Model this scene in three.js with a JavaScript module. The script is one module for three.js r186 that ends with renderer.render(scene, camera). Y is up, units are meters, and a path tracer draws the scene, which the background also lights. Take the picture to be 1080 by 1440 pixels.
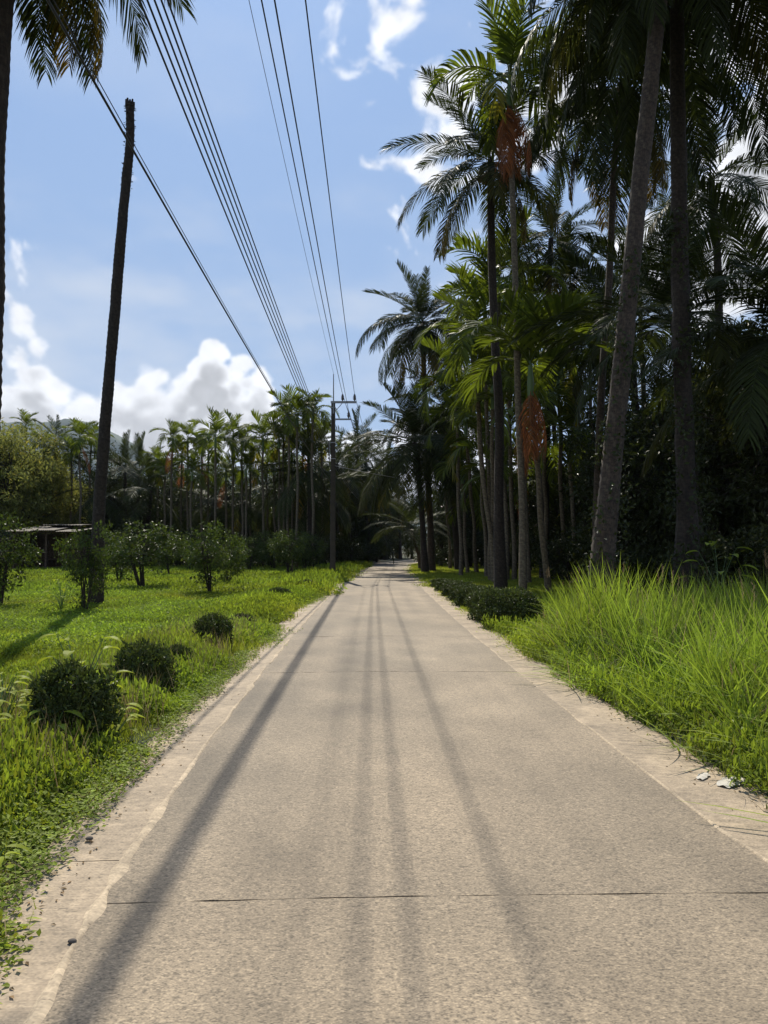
import * as THREE from 'three';
import { mergeGeometries } from 'three/addons/utils/BufferGeometryUtils.js';

// ---------------------------------------------------------------- camera, sky, sun, exposure
const scene = new THREE.Scene();
const F = 1040, CX = 540, CY = 720, PITCH = 0.0471, EYE = 1.6;           // photo pixels (1080 x 1440), radians, metres
const camera = new THREE.PerspectiveCamera(2 * Math.atan(720 / F) * 180 / Math.PI, 0.75, 0.1, 9000);
camera.position.set(0, EYE, 0); camera.rotation.set(PITCH, 0, 0);
const renderer = new THREE.WebGLRenderer({ antialias: true });
renderer.toneMapping = THREE.LinearToneMapping; renderer.toneMappingExposure = 1.42;
renderer.shadowMap.enabled = true;
const SUN_AZ = -11.5 * Math.PI / 180, SUN_EL = 48 * Math.PI / 180;          // a little left of straight ahead
const sunDir = new THREE.Vector3(Math.sin(SUN_AZ) * Math.cos(SUN_EL), Math.sin(SUN_EL), -Math.cos(SUN_AZ) * Math.cos(SUN_EL));
const sun = new THREE.DirectionalLight(new THREE.Color(1.0, 0.93, 0.8), 5);
sun.position.copy(sunDir).multiplyScalar(120).add(new THREE.Vector3(0, 0, -30)); sun.target.position.set(0, 0, -30);
sun.castShadow = true; sun.shadow.mapSize.set(4096, 4096);
Object.assign(sun.shadow.camera, { left: -70, right: 70, top: 70, bottom: -70, near: 1, far: 400 });
scene.add(sun, sun.target);

// ---------------------------------------------------------------- random numbers and noise
function rng(seed) { let a = seed >>> 0; return () => { a = (a + 0x6D2B79F5) | 0; let t = Math.imul(a ^ (a >>> 15), 1 | a); t = (t + Math.imul(t ^ (t >>> 7), 61 | t)) ^ t; return ((t ^ (t >>> 14)) >>> 0) / 4294967296; }; }
const TAB = new Float32Array(65536); { const r = rng(99); for (let i = 0; i < 65536; i++) TAB[i] = r(); }
const h2 = (x, y) => TAB[(Math.imul(x, 73856093) ^ Math.imul(y, 19349663) ^ (x >> 3)) & 65535];
const h3 = (x, y, z) => TAB[(Math.imul(x, 73856093) ^ Math.imul(y, 19349663) ^ Math.imul(z, 83492791)) & 65535];
const sm = (t) => t * t * (3 - 2 * t);
const mix = (a, b, t) => a + (b - a) * t;
const clamp = (x, a, b) => Math.min(b, Math.max(a, x));
const step = (a, b, x) => sm(clamp((x - a) / (b - a), 0, 1));
function n2(x, y) { const i = Math.floor(x), j = Math.floor(y), u = sm(x - i), v = sm(y - j); return mix(mix(h2(i, j), h2(i + 1, j), u), mix(h2(i, j + 1), h2(i + 1, j + 1), u), v); }
function t2(x, y, px, py) { const i = Math.floor(x), j = Math.floor(y), u = sm(x - i), v = sm(y - j), a = ((i % px) + px) % px, b = ((i + 1) % px + px) % px, c = ((j % py) + py) % py, d = ((j + 1) % py + py) % py; return mix(mix(h2(a, c), h2(b, c), u), mix(h2(a, d), h2(b, d), u), v); }
function n3(x, y, z) { const i = Math.floor(x), j = Math.floor(y), k = Math.floor(z), u = sm(x - i), v = sm(y - j), w = sm(z - k);
  return mix(mix(mix(h3(i, j, k), h3(i + 1, j, k), u), mix(h3(i, j + 1, k), h3(i + 1, j + 1, k), u), v), mix(mix(h3(i, j, k + 1), h3(i + 1, j, k + 1), u), mix(h3(i, j + 1, k + 1), h3(i + 1, j + 1, k + 1), u), v), w); }
function fbm3(x, y, z, o) { let s = 0, a = 0.5, t = 0; for (let k = 0; k < o; k++) { s += a * n3(x, y, z); t += a; a *= 0.52; x = x * 2.03 + 11.3; y = y * 2.03 + 5.7; z = z * 2.03 + 3.1; } return s / t; }
function fbm2(x, y, o) { let s = 0, a = 0.5, t = 0; for (let k = 0; k < o; k++) { s += a * n2(x, y); t += a; a *= 0.5; x = x * 2.03 + 7.7; y = y * 2.03 + 3.3; } return s / t; }

// ---------------------------------------------------------------- sky: hazy blue with heaped clouds low down and a few torn ones high up
{
  const W = 3072, H = 1536, data = new Float32Array(W * H * 4), r = rng(5), D = Math.PI / 180;
  const lumps = [];                                                        // azimuth (0 = along the road), elevation, half width, half height, strength
  for (const l of [[-27.5, 11.5, 6, 5, 1.0], [-30, 14, 4, 4, 0.9], [-15, 9.5, 6.5, 4.0, 1.0], [-12.5, 11.5, 3.2, 3.2, 0.95], [-20, 7.5, 5, 2.6, 0.9], [-5, 6.5, 4, 2.8, 0.85], [4, 7, 5, 3.4, 0.8],
    [2.2, 33.5, 6, 4.5, 0.74], [5.5, 29, 4, 6, 0.76], [27, 28, 5, 8, 0.9], [24, 20, 6, 4, 0.85], [14, 33, 6, 6, 0.75], [6.5, 22, 3, 4, 0.6], [-25, 22, 5, 3, 0.32]]) lumps.push(l);
  for (let k = 0; k < 46; k++) { const az = 36 + r() * 288; lumps.push([az > 180 ? az - 360 : az, 5 + r() * 9, 4 + r() * 5, 2.5 + r() * 2.5, 0.75 + r() * 0.25]); }
  for (let k = 0; k < 26; k++) { const az = 36 + r() * 288; lumps.push([az > 180 ? az - 360 : az, 18 + r() * 45, 4 + r() * 5, 3 + r() * 4, 0.5 + r() * 0.3]); }
  const heaps = []; { const rp = rng(17); for (const [a, e, w, h, k] of lumps) { if (e > 16) { heaps.push([a, e, w, h, k, 0]); continue; } heaps.push([a, e - h * 0.3, w * 0.8, h * 0.6, 0.95, 0]); for (let q = 0; q < 26; q++) { const t = rp() * 2 - 1, u = rp(), top = (1 - t * t) * h * 0.95; heaps.push([a + t * w * 1.1, e - h * 0.7 + u * (h * 0.7 + top), 0.5 + (0.35 + 0.65 * rp()) * w * 0.24, (0.5 + (0.35 + 0.65 * rp()) * w * 0.24) * 0.9, 0.98, 1]); } } }
  let rowL = heaps, rowE = 999; const cover = (az, el) => { let s = 0; if (el !== rowE && Math.abs(el - rowE) > 2) { rowE = el; rowL = heaps.filter((l) => Math.abs(el - l[1]) < l[3] * 2.5 + 3); } for (const [a, e, w, h, k, puff] of rowL) { let da = az - a; if (da > 180) da -= 360; if (da < -180) da += 360; const q = (da * da) / (w * w) + ((el - e) * (el - e)) / (h * h); if (puff ? q < 2 : q < 6) s = Math.max(s, puff ? 0.95 - 0.42 * q : k * Math.exp(-q * 0.55)); } return s; };
  const dens = (az, el, cov) => { const a = az * D, e = el * D, ce = Math.cos(e), X = Math.sin(a) * ce * 17, Y = Math.sin(e) * 21, Z = Math.cos(a) * ce * 17; const w = n3(X * 0.9 + 40, Y * 0.9, Z * 0.9) - 0.5; return cov * 1.05 + (fbm3(X + w * 1.4, Y + w, Z, 7) - 0.5) * 1.85 - 0.5; };
  for (let j = 0; j < H; j++) {
    const el = (j + 0.5) / H * 180 - 90;
    for (let i = 0; i < W; i++) {
      const o = (j * W + i) * 4;
      const th = ((i + 0.5) / W - 0.5) * 2 * Math.PI, x = Math.cos(th), z = Math.sin(th);
      let R, G, B;
      if (el < -1.5) { R = 0.16; G = 0.17; B = 0.12; }
      else {
        const az = Math.atan2(x, -z) / D, e = Math.max(0, el), ce = Math.cos(e * D), t = Math.pow(e / 90, 0.62);
        R = mix(0.52, 0.045, t); G = mix(0.70, 0.205, t); B = mix(0.93, 0.64, t);
        const cs = x * ce * sunDir.x + Math.sin(e * D) * sunDir.y + z * ce * sunDir.z, ang = Math.acos(clamp(cs, -1, 1)) / D;
        const gl = 0.34 * Math.exp(-ang / 10) + 0.10 * Math.exp(-ang / 30); R += gl * 0.9; G += gl * 0.96; B += gl * 0.95;
        const ci = step(0.30, 0.74, fbm3(Math.sin(az * D) * ce * 5 + 3, Math.sin(e * D) * 13, Math.cos(az * D) * ce * 5, 5)) * (0.22 + 0.62 * step(32, 16, e)) * step(60, 30, e);   // thin veil
        R = mix(R, 0.80, ci * 0.75); G = mix(G, 0.86, ci * 0.75); B = mix(B, 0.95, ci * 0.75);
        const cov = cover(az, e);
        if (cov > 0.06) {
          const d = dens(az, e, cov), a = step(-0.02, 0.26, d) * 0.97;
          if (a > 0.002) {
            const up = dens(az + (SUN_AZ / D - az) * 0.03, e + 1.6, cover(az, e + 1.6)), sh = step(-0.15, 0.6, up);   // how much cloud lies sunward
            const l = mix(1.3, 0.72, sh * step(0.1, 0.6, d)), fine = 0.92 + 0.16 * (fbm3(x * ce * 60, Math.sin(e * D) * 60, z * ce * 60, 3) - 0.5) * 2;
            R = mix(R, l * fine * 0.97, a); G = mix(G, l * fine * 0.99, a); B = mix(B, l * fine * 1.03, a);
          }
        }
      }
      data[o] = R * 0.66; data[o + 1] = G * 0.66; data[o + 2] = B * 0.66; data[o + 3] = 1;
    }
  }
  const t = new THREE.DataTexture(data, W, H, THREE.RGBAFormat, THREE.FloatType); t.mapping = THREE.EquirectangularReflectionMapping; t.magFilter = THREE.LinearFilter; t.minFilter = THREE.LinearFilter; t.colorSpace = THREE.LinearSRGBColorSpace; t.needsUpdate = true;
  scene.background = t; scene.environment = t;
}

// ---------------------------------------------------------------- helpers
const V = (x, y, z) => new THREE.Vector3(x, y, z);
const cp = Math.cos(PITCH), sp = Math.sin(PITCH);
function P(px, py, d) { const a = (px - CX) / F, b = (CY - py) / F; const y = b * cp + sp, z = -cp + b * sp, k = d / -z; return V(a * k, EYE + y * k, -d); }   // the point at distance d along the road on a photo pixel's ray
const Xat = (px, d) => P(px, 769, d).x;
const names = {};
function numbered(n) { const k = names[n] = (names[n] ?? -1) + 1; return k ? n + '_' + String(k).padStart(3, '0') : n; }
function shadow(o) { o.traverse((m) => { if (m.isMesh) { m.castShadow = true; m.receiveShadow = true; } }); return o; }
function tag(o, label, category, group) { o.userData.label = label; o.userData.category = category; if (group) o.userData.group = group; return o; }
function thing(name, label, category, group, pos = [0, 0, 0]) { const g = new THREE.Group(); g.name = numbered(name); g.position.set(...pos); tag(g, label, category, group); scene.add(g); return g; }
function part(name, geo, mat, parent) { const m = new THREE.Mesh(geo, mat); m.name = name; m.castShadow = m.receiveShadow = true; parent.add(m); return m; }
function structure(name, geo, mat) { const m = new THREE.Mesh(geo, mat); m.name = name; m.userData.kind = 'structure'; m.castShadow = m.receiveShadow = true; scene.add(m); return m; }
function placeClone(proto, pos, turn, scale, label, category, group) { const c = proto.clone(); c.name = numbered(proto.userData.base); c.position.copy(pos); c.rotation.y = turn; if (typeof scale === 'number') c.scale.setScalar(scale); else c.scale.set(...scale); c.userData = {}; tag(c, label, category, group); scene.add(c); return c; }

class MB {                                                                 // a plain triangle collector
  constructor(color = true) { this.p = []; this.c = color ? [] : null; this.u = []; this.i = []; }
  v(x, y, z, c, u = 0, w = 0) { this.p.push(x, y, z); if (this.c) this.c.push(c[0], c[1], c[2]); this.u.push(u, w); return this.p.length / 3 - 1; }
  t(a, b, c) { this.i.push(a, b, c); }
  geo(smooth) { const g = new THREE.BufferGeometry(); g.setAttribute('position', new THREE.Float32BufferAttribute(this.p, 3)); if (this.c) g.setAttribute('color', new THREE.Float32BufferAttribute(this.c, 3)); g.setAttribute('uv', new THREE.Float32BufferAttribute(this.u, 2)); g.setIndex(this.i);
    if (smooth) g.computeVertexNormals(); return g; }
}
// a tapered tube through points; rings > 0 adds leaf-scar ridges
function tube(mb, pts, radii, n, segs, { ring = 0, amp = 0, wob = 0, seed = 1, cap = false, col = [1, 1, 1] } = {}) {
  const curve = new THREE.CatmullRomCurve3(pts, false, 'centripetal'), L = curve.getLength(), r = rng(seed);
  const base = mb.p.length / 3, up = V(0.31, 0.02, 0.95); let along = 0, prev = null;
  for (let k = 0; k <= segs; k++) {
    const t = k / segs, c = curve.getPoint(t), tg = curve.getTangent(t), a = up.clone().cross(tg).normalize(), b = tg.clone().cross(a);
    if (prev) along += prev.distanceTo(c); prev = c;
    const f = t * (radii.length - 1), i = Math.min(radii.length - 2, Math.floor(f)); let R = mix(radii[i], radii[i + 1], f - i);
    if (ring) { const ph = (along / ring) % 1; R *= 1 + amp * (ph < 0.75 ? ph / 0.75 : (1 - ph) / 0.25) - amp * 0.5; }
    for (let q = 0; q <= n; q++) { const th = q / n * Math.PI * 2, w = wob ? 1 + wob * (n3(Math.cos(th) * 1.3 + seed, along * 2.2, Math.sin(th) * 1.3) - 0.5) * 2 : 1, x = Math.cos(th) * R * w, y = Math.sin(th) * R * w; mb.v(c.x + a.x * x + b.x * y, c.y + a.y * x + b.y * y, c.z + a.z * x + b.z * y, col, q / n * 2 * Math.PI * Math.max(...radii), along); }
  }
  for (let k = 0; k < segs; k++) for (let q = 0; q < n; q++) { const A = base + k * (n + 1) + q, B = A + n + 1; mb.t(A, A + 1, B); mb.t(A + 1, B + 1, B); }
  if (cap) { const e = curve.getPoint(1), o = mb.v(e.x, e.y, e.z, col, 0, 0), s = base + segs * (n + 1); for (let q = 0; q < n; q++) mb.t(s + q, s + q + 1, o); }
  return mb;
}
function box(mb, x0, x1, y0, y1, z0, z1, c = [1, 1, 1]) {
  const q = (a, b, d, e) => { const k = [a, b, d, e].map(([x, y, z]) => mb.v(x, y, z, c, x + z, y)); mb.t(k[0], k[1], k[2]); mb.t(k[0], k[2], k[3]); };
  q([x0, y0, z1], [x1, y0, z1], [x1, y1, z1], [x0, y1, z1]); q([x1, y0, z0], [x0, y0, z0], [x0, y1, z0], [x1, y1, z0]); q([x1, y0, z1], [x1, y0, z0], [x1, y1, z0], [x1, y1, z1]);
  q([x0, y0, z0], [x0, y0, z1], [x0, y1, z1], [x0, y1, z0]); q([x0, y1, z1], [x1, y1, z1], [x1, y1, z0], [x0, y1, z0]); q([x0, y0, z0], [x1, y0, z0], [x1, y0, z1], [x0, y0, z1]); return mb;
}

// ---------------------------------------------------------------- textures (colour, grain, fine relief)
function texture(n, fn, srgb, rep = 1) {
  const d = new Uint8Array(n * n * 4); for (let j = 0; j < n; j++) for (let i = 0; i < n; i++) { const c = fn(i / n, j / n), o = (j * n + i) * 4; d[o] = clamp(c[0], 0, 1) * 255; d[o + 1] = clamp(c[1], 0, 1) * 255; d[o + 2] = clamp(c[2], 0, 1) * 255; d[o + 3] = 255; }
  const t = new THREE.DataTexture(d, n, n); t.wrapS = t.wrapT = THREE.RepeatWrapping; t.magFilter = THREE.LinearFilter; t.minFilter = THREE.LinearMipmapLinearFilter; t.generateMipmaps = true; if (srgb) t.colorSpace = THREE.SRGBColorSpace; t.repeat.set(rep, rep); t.needsUpdate = true; return t;
}
const TN = 2048, TM = 3;                                                   // road tile: 2048 pixels for 3 m; u runs across the road
const roadH = new Float32Array(TN * TN);
for (let j = 0; j < TN; j++) for (let i = 0; i < TN; i++) { const u = i / TN, v = j / TN;
  const a = t2(u * 270, v * 470, 270, 470), b = t2(u * 520 + 9.3, v * 830 + 3.1, 520, 830), c = t2(u * 120 + 5.5, v * 200 + 1.7, 120, 200), e = t2(u * 12, v * 9, 12, 9);
  roadH[j * TN + i] = 0.48 * a + 0.36 * b + 0.16 * c + (e - 0.5) * 0.06; }
const rh = (u, v) => roadH[(Math.floor(v * TN) % TN) * TN + (Math.floor(u * TN) % TN)];
const roadMap = texture(TN, (u, v) => { const h = rh(u, v), g = t2(u * 500 + 2, v * 500, 500, 500), pit = step(0.40, 0.26, h), agg = step(0.62, 0.72, h); const s = 0.72 + 0.14 * (h - 0.5) * 2 - 0.10 * pit + 0.06 * agg + 0.12 * (g - 0.5); return [s * 0.965, s * 0.88, s * 0.75]; }, true, 1 / TM);
const roadBump = texture(TN, (u, v) => { const h = rh(u, v); return [h, h, h]; }, false, 1 / TM);
const shMap = texture(1024, (u, v) => { const b = t2(u * 9, v * 260, 9, 260), c = t2(u * 200, v * 200, 200, 200), e = t2(u * 7, v * 7, 7, 7), f = t2(u * 40, v * 60, 40, 60); const s = 0.78 + 0.06 * (b - 0.5) + 0.14 * (c - 0.5) + 0.18 * (e - 0.5) + 0.14 * (f - 0.5) - 0.14 * step(0.24, 0.1, b * 0.5 + c * 0.5); return [s * 0.985, s * 0.895, s * 0.765]; }, true, 1 / 1.8);
const shBump = texture(1024, (u, v) => { const s = 0.4 * t2(u * 16, v * 260, 16, 260) + 0.6 * t2(u * 200, v * 200, 200, 200); return [s, s, s]; }, false, 1 / 1.8);
const earthMap = texture(1024, (u, v) => { const a = t2(u * 8, v * 8, 8, 8), b = t2(u * 40, v * 40, 40, 40), c = t2(u * 220, v * 220, 220, 220), g = step(0.35, 0.6, a * 0.6 + b * 0.4); const s = 0.6 + 0.4 * (c - 0.5) + 0.4 * (b - 0.5); return [s * mix(0.62, 0.34, g), s * mix(0.50, 0.42, g), s * mix(0.35, 0.17, g)]; }, true, 1 / 5);
const earthBump = texture(512, (u, v) => { const s = 0.5 * t2(u * 30, v * 30, 30, 30) + 0.5 * t2(u * 110, v * 110, 110, 110); return [s, s, s]; }, false, 1 / 2);
const barkMap = texture(512, (u, v) => { const a = t2(u * 10, v * 40, 10, 40), b = t2(u * 70, v * 22, 70, 22), c = t2(u * 160, v * 160, 160, 160), l = step(0.62, 0.75, t2(u * 14 + 3, v * 14, 14, 14) * 0.7 + c * 0.3); const s = 0.6 + 0.2 * (a - 0.5) + 0.2 * (b - 0.5) + 0.16 * (c - 0.5); return [mix(s, 0.86, l * 0.55), mix(s * 0.93, 0.86, l * 0.55), mix(s * 0.85, 0.78, l * 0.55)]; }, true, 1);
const barkBump = texture(512, (u, v) => { const s = 0.5 * t2(u * 10, v * 40, 10, 40) + 0.3 * t2(u * 70, v * 22, 70, 22) + 0.2 * t2(u * 160, v * 160, 160, 160); return [s, s, s]; }, false, 1);

// ---------------------------------------------------------------- materials
const rgb = (r, g, b) => new THREE.Color().setRGB(r, g, b);
const leafMat = (r, g, b, tr, coat = 0.0, cr = 0.3) => new THREE.MeshPhysicalMaterial({ color: rgb(r, g, b), roughness: 0.95, specularIntensity: 0.25, transmission: tr, thickness: 0, clearcoat: coat, clearcoatRoughness: cr, vertexColors: true, side: THREE.DoubleSide });
const M = {
  road: new THREE.MeshStandardMaterial({ map: roadMap, bumpMap: roadBump, bumpScale: 0.0026, roughness: 0.85, color: rgb(0.47, 0.45, 0.42), vertexColors: true }),
  shoulder: new THREE.MeshStandardMaterial({ map: shMap, bumpMap: shBump, bumpScale: 0.003, roughness: 0.85, color: rgb(0.47, 0.45, 0.42), vertexColors: true }),
  mortar: new THREE.MeshStandardMaterial({ map: shMap, bumpMap: shBump, bumpScale: 0.002, roughness: 0.9, color: rgb(0.6, 0.585, 0.55) }),
  earth: new THREE.MeshStandardMaterial({ map: earthMap, bumpMap: earthBump, bumpScale: 0.03, roughness: 1, color: rgb(0.62, 0.6, 0.5) }),
  hill: new THREE.MeshStandardMaterial({ roughness: 1, color: rgb(0.04, 0.065, 0.03) }),
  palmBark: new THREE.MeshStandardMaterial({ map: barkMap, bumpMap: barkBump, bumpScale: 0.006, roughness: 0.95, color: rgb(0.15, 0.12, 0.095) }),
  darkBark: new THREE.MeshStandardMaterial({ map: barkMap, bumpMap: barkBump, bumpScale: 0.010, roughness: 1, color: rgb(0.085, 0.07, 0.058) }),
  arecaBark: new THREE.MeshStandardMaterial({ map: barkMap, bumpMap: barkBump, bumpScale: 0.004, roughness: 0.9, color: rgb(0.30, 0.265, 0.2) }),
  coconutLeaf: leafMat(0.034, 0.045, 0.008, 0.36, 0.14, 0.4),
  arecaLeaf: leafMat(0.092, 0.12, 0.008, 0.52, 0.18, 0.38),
  shaft: new THREE.MeshStandardMaterial({ color: rgb(0.09, 0.15, 0.04), roughness: 0.45 }),
  deadLeaf: leafMat(0.30, 0.105, 0.035, 0.4, 0.0),
  fruit: new THREE.MeshStandardMaterial({ color: rgb(0.13, 0.10, 0.035), roughness: 0.6 }),
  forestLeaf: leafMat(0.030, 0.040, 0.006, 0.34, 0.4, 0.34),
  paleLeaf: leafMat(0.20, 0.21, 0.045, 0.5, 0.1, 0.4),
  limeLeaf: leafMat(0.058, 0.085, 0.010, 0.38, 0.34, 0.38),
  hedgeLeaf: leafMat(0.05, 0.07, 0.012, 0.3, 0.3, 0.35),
  grass: leafMat(0.29, 0.34, 0.03, 0.5, 0.06, 0.4),
  cover: leafMat(0.22, 0.29, 0.022, 0.5, 0.12, 0.4),
  tall: leafMat(0.235, 0.32, 0.028, 0.5, 0.1, 0.35),
  straw: leafMat(0.30, 0.23, 0.12, 0.25, 0.0),
  litter: leafMat(0.24, 0.17, 0.09, 0.15, 0.0),
  concretePole: new THREE.MeshStandardMaterial({ map: shMap, roughness: 0.9, color: rgb(0.075, 0.07, 0.065) }),
  steel: new THREE.MeshStandardMaterial({ color: rgb(0.25, 0.25, 0.25), roughness: 0.5, metalness: 0.7 }),
  porcelain: new THREE.MeshPhysicalMaterial({ color: rgb(0.05, 0.03, 0.025), roughness: 0.35, clearcoat: 0.6 }),
  wire: new THREE.MeshStandardMaterial({ color: rgb(0.02, 0.02, 0.022), roughness: 0.6 }),
  paleWire: new THREE.MeshStandardMaterial({ color: rgb(0.35, 0.35, 0.34), roughness: 0.5 }),
  zinc: new THREE.MeshStandardMaterial({ map: shMap, color: rgb(0.09, 0.085, 0.08), roughness: 0.8, metalness: 0.2 }),
  plank: new THREE.MeshStandardMaterial({ map: barkMap, color: rgb(0.16, 0.12, 0.09), roughness: 0.95 }),
  scrap: new THREE.MeshPhysicalMaterial({ color: rgb(0.42, 0.39, 0.33), roughness: 0.9, side: THREE.DoubleSide }),
  stone: new THREE.MeshStandardMaterial({ color: rgb(0.09, 0.075, 0.06), roughness: 0.95 }),
};

// ---------------------------------------------------------------- ground, road, hills
const CL = [[-14, 1.05], [-4, 0.8], [0, 0.62], [2.5, 0.48], [4.2, 0.33], [7, 0.2], [11, 0.08], [16.8, -0.03], [26, -0.11], [38.7, -0.13], [50, 0.02], [60, 0.35], [70, 1.0], [82, 2.7], [100, 7], [130, 17]];
function cx(d) { for (let k = 1; k < CL.length; k++) if (d <= CL[k][0] || k === CL.length - 1) { const p0 = CL[Math.max(0, k - 2)], p1 = CL[k - 1], p2 = CL[k], p3 = CL[Math.min(CL.length - 1, k + 1)], t = (d - p1[0]) / (p2[0] - p1[0]), w = p2[0] - p1[0];
  const m1 = (p2[1] - p0[1]) / (p2[0] - p0[0] || 1) * w, m2 = (p3[1] - p1[1]) / (p3[0] - p1[0] || 1) * w, tt = t * t, t3 = tt * t; return (2 * t3 - 3 * tt + 1) * p1[1] + (t3 - 2 * tt + t) * m1 + (-2 * t3 + 3 * tt) * p2[1] + (t3 - tt) * m2; } }
const HW = 1.63, HL_ = 1.7, LS = 0.46, RS = 0.55;                                       // half a slab's width, left and right shoulder widths
function groundY(x, z) { const d = -z, off = d > -14 && d < 130 ? x - cx(d) : 99, a = Math.max(0, Math.abs(off) - HW - 0.45); const k = step(0, 1.2, a);
  return -0.045 + k * (0.02 + 0.07 * (fbm2(x * 0.35 + 20, z * 0.35, 3) - 0.45)) + step(3, 12, a) * 0.18 * (fbm2(x * 0.06, z * 0.06 + 9, 2) - 0.5); }
{
  const N = 260, mb = new MB(false), w = (t) => { const s = Math.sign(t), a = Math.abs(t); return s * (a * 26 + Math.pow(a, 4.5) * 3000); };
  for (let j = 0; j <= N; j++) for (let i = 0; i <= N; i++) { const x = w(i / N * 2 - 1), z = w(j / N * 2 - 1) - 12; mb.v(x, groundY(x, z), z, null, x, z); }
  for (let j = 0; j < N; j++) for (let i = 0; i < N; i++) { const a = j * (N + 1) + i, b = a + N + 1; mb.t(a, b, a + 1); mb.t(a + 1, b, b + 1); }
  structure('ground', mb.geo(true), M.earth);
}
const joints = [-9, -2.6, 3.48, 9.6, 13.4, 19.2, 24.6, 29.5, 35.2, 41, 47, 53, 59, 65, 71, 77, 84, 92, 100];
{
  const road = new THREE.Group(); road.name = 'road'; road.userData.kind = 'structure'; scene.add(road);
  for (let s = 0; s < joints.length - 1; s++) {
    const d0 = joints[s], d1 = joints[s + 1], near = d0 < 12, nx = near ? 40 : 16, nz = Math.ceil((d1 - d0) / (near ? 0.14 : 0.6)), mb = new MB(), gap = 0.008 + 0.008 * (s >= 3), rows = [];
    const tint = 0.96 + 0.08 * h2(s, 7), uo = h2(s, 3) * 3, vo = h2(s, 4) * 3;
    for (let j = 0; j <= nz; j++) for (let i = 0; i <= nx; i++) {
      const tx = i / nx * 2 - 1; let d = mix(d0, d1, j / nz);
      const sk = (q) => 0.055 * tx + (near ? 0.006 * (n2(tx * 26, q * 3.1) - 0.5) : 0);
      d += mix(sk(d0), sk(d1), j / nz); if (j === 0) d += gap * Math.max(0.04, 1.9 * n2(tx * 24 + 5, d0 * 7) - 0.45); if (j === nz) d -= gap * Math.max(0.04, 1.9 * n2(tx * 24 + 5, d1 * 7) - 0.45);
      const x = cx(d) + tx * (tx < 0 ? HL_ : HW), str = fbm2(tx * 5.5 + 30, d * 0.09, 3), pat = fbm2(x * 1.7 + 4, d * 1.5, 4), big = fbm2(x * 0.5, d * 0.35 + 8, 2);
      const c = tint * (0.80 + 0.30 * (str - 0.5) * 2 + 0.62 * (pat - 0.5) + 0.3 * (big - 0.5)) + 0.12, warm = 0.03 * (big - 0.5);
      const y = 0.004 * (fbm2(x * 1.3, d * 0.8, 2) - 0.5) - 0.012 * tx * tx;
      mb.v(x, y - ((j === 0 || j === nz) ? 0.002 : 0), -d, [c + warm, c, c - warm], x + uo, d + vo); rows.push(c);
    }
    for (let j = 0; j < nz; j++) for (let i = 0; i < nx; i++) { const a = j * (nx + 1) + i, b = a + nx + 1; mb.t(a, a + 1, b); mb.t(a + 1, b + 1, b); }
    for (const j of [0, nz]) for (let i = 0; i < nx; i++) { const a = j * (nx + 1) + i, q = (k, y) => mb.v(mb.p[k * 3], y ?? mb.p[k * 3 + 1], mb.p[k * 3 + 2], [0.9, 0.9, 0.9], mb.u[k * 2], mb.u[k * 2 + 1]); const e = q(a, -0.15), f = q(a + 1, -0.15), g = q(a), h = q(a + 1); if (j) { mb.t(g, h, f); mb.t(g, f, e); } else { mb.t(g, f, h); mb.t(g, e, f); } }
    part(s ? 'slab_' + String(s).padStart(3, '0') : 'slab', mb.geo(true), M.road, road);
  }
  for (const side of [-1, 1]) {
    const sh = new THREE.Group(); sh.name = side < 0 ? 'road_shoulder' : 'road_shoulder_001'; sh.userData.kind = 'structure'; scene.add(sh);
    const W = side < 0 ? LS : RS, js = joints.map((d, k) => d + (k % 2 ? 0.35 : -0.4) * side);
    for (let s = 0; s < js.length - 1; s++) {
      const d0 = js[s], d1 = js[s + 1], near = d0 < 14, nz = Math.ceil((d1 - d0) / (near ? 0.05 : 0.3)), nx = 8, mb = new MB();
      for (let j = 0; j <= nz; j++) { const d = mix(d0 + 0.004, d1 - 0.004, j / nz);
        const inner = (side < 0 ? HL_ : HW) - 0.02 + 0.026 * (fbm2(d * 1.1 + side * 20, 3, 3) - 0.5) + 0.012 * (n2(d * 9, side * 7) - 0.5), outer = (side < 0 ? HL_ : HW) + W + 0.16 * (fbm2(d * 0.9 + side * 33, 6, 3) - 0.5);
        for (let i = 0; i <= nx; i++) { const t = i === 0 ? 0 : (i - 1) / (nx - 1), o = mix(inner + (i === 0 ? 0 : 0.012), outer, t), x = cx(d) + side * o, c = 0.86 + 0.34 * (fbm2(x * 2.2 + 9, d * 1.1, 4) - 0.5) + 0.14;
          mb.v(x, i === 0 ? -0.0135 : -0.0105 + 0.006 * fbm2(x * 3, d * 2, 2) - 0.012 * t, -d, [c, c, c], x, d); } 
        const q = mb.p.length - 3; mb.v(mb.p[q], -0.16, mb.p[q + 2], [0.7, 0.7, 0.7], mb.p[q] + 0.1, d); }
      const n = nx + 2;
      for (let j = 0; j < nz; j++) for (let i = 0; i < n - 1; i++) { const a = j * n + i, b = a + n; if (side > 0) { mb.t(a, a + 1, b); mb.t(a + 1, b + 1, b); } else { mb.t(a, b, a + 1); mb.t(a + 1, b, b + 1); } }
      part(s ? 'slab_' + String(s).padStart(3, '0') : 'slab', mb.geo(true), M.shoulder, sh);
    }
    // pale mortar smeared along the seam between slab and shoulder, broken into runs of uneven width
    const mb = new MB(false); let last = null;
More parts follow.
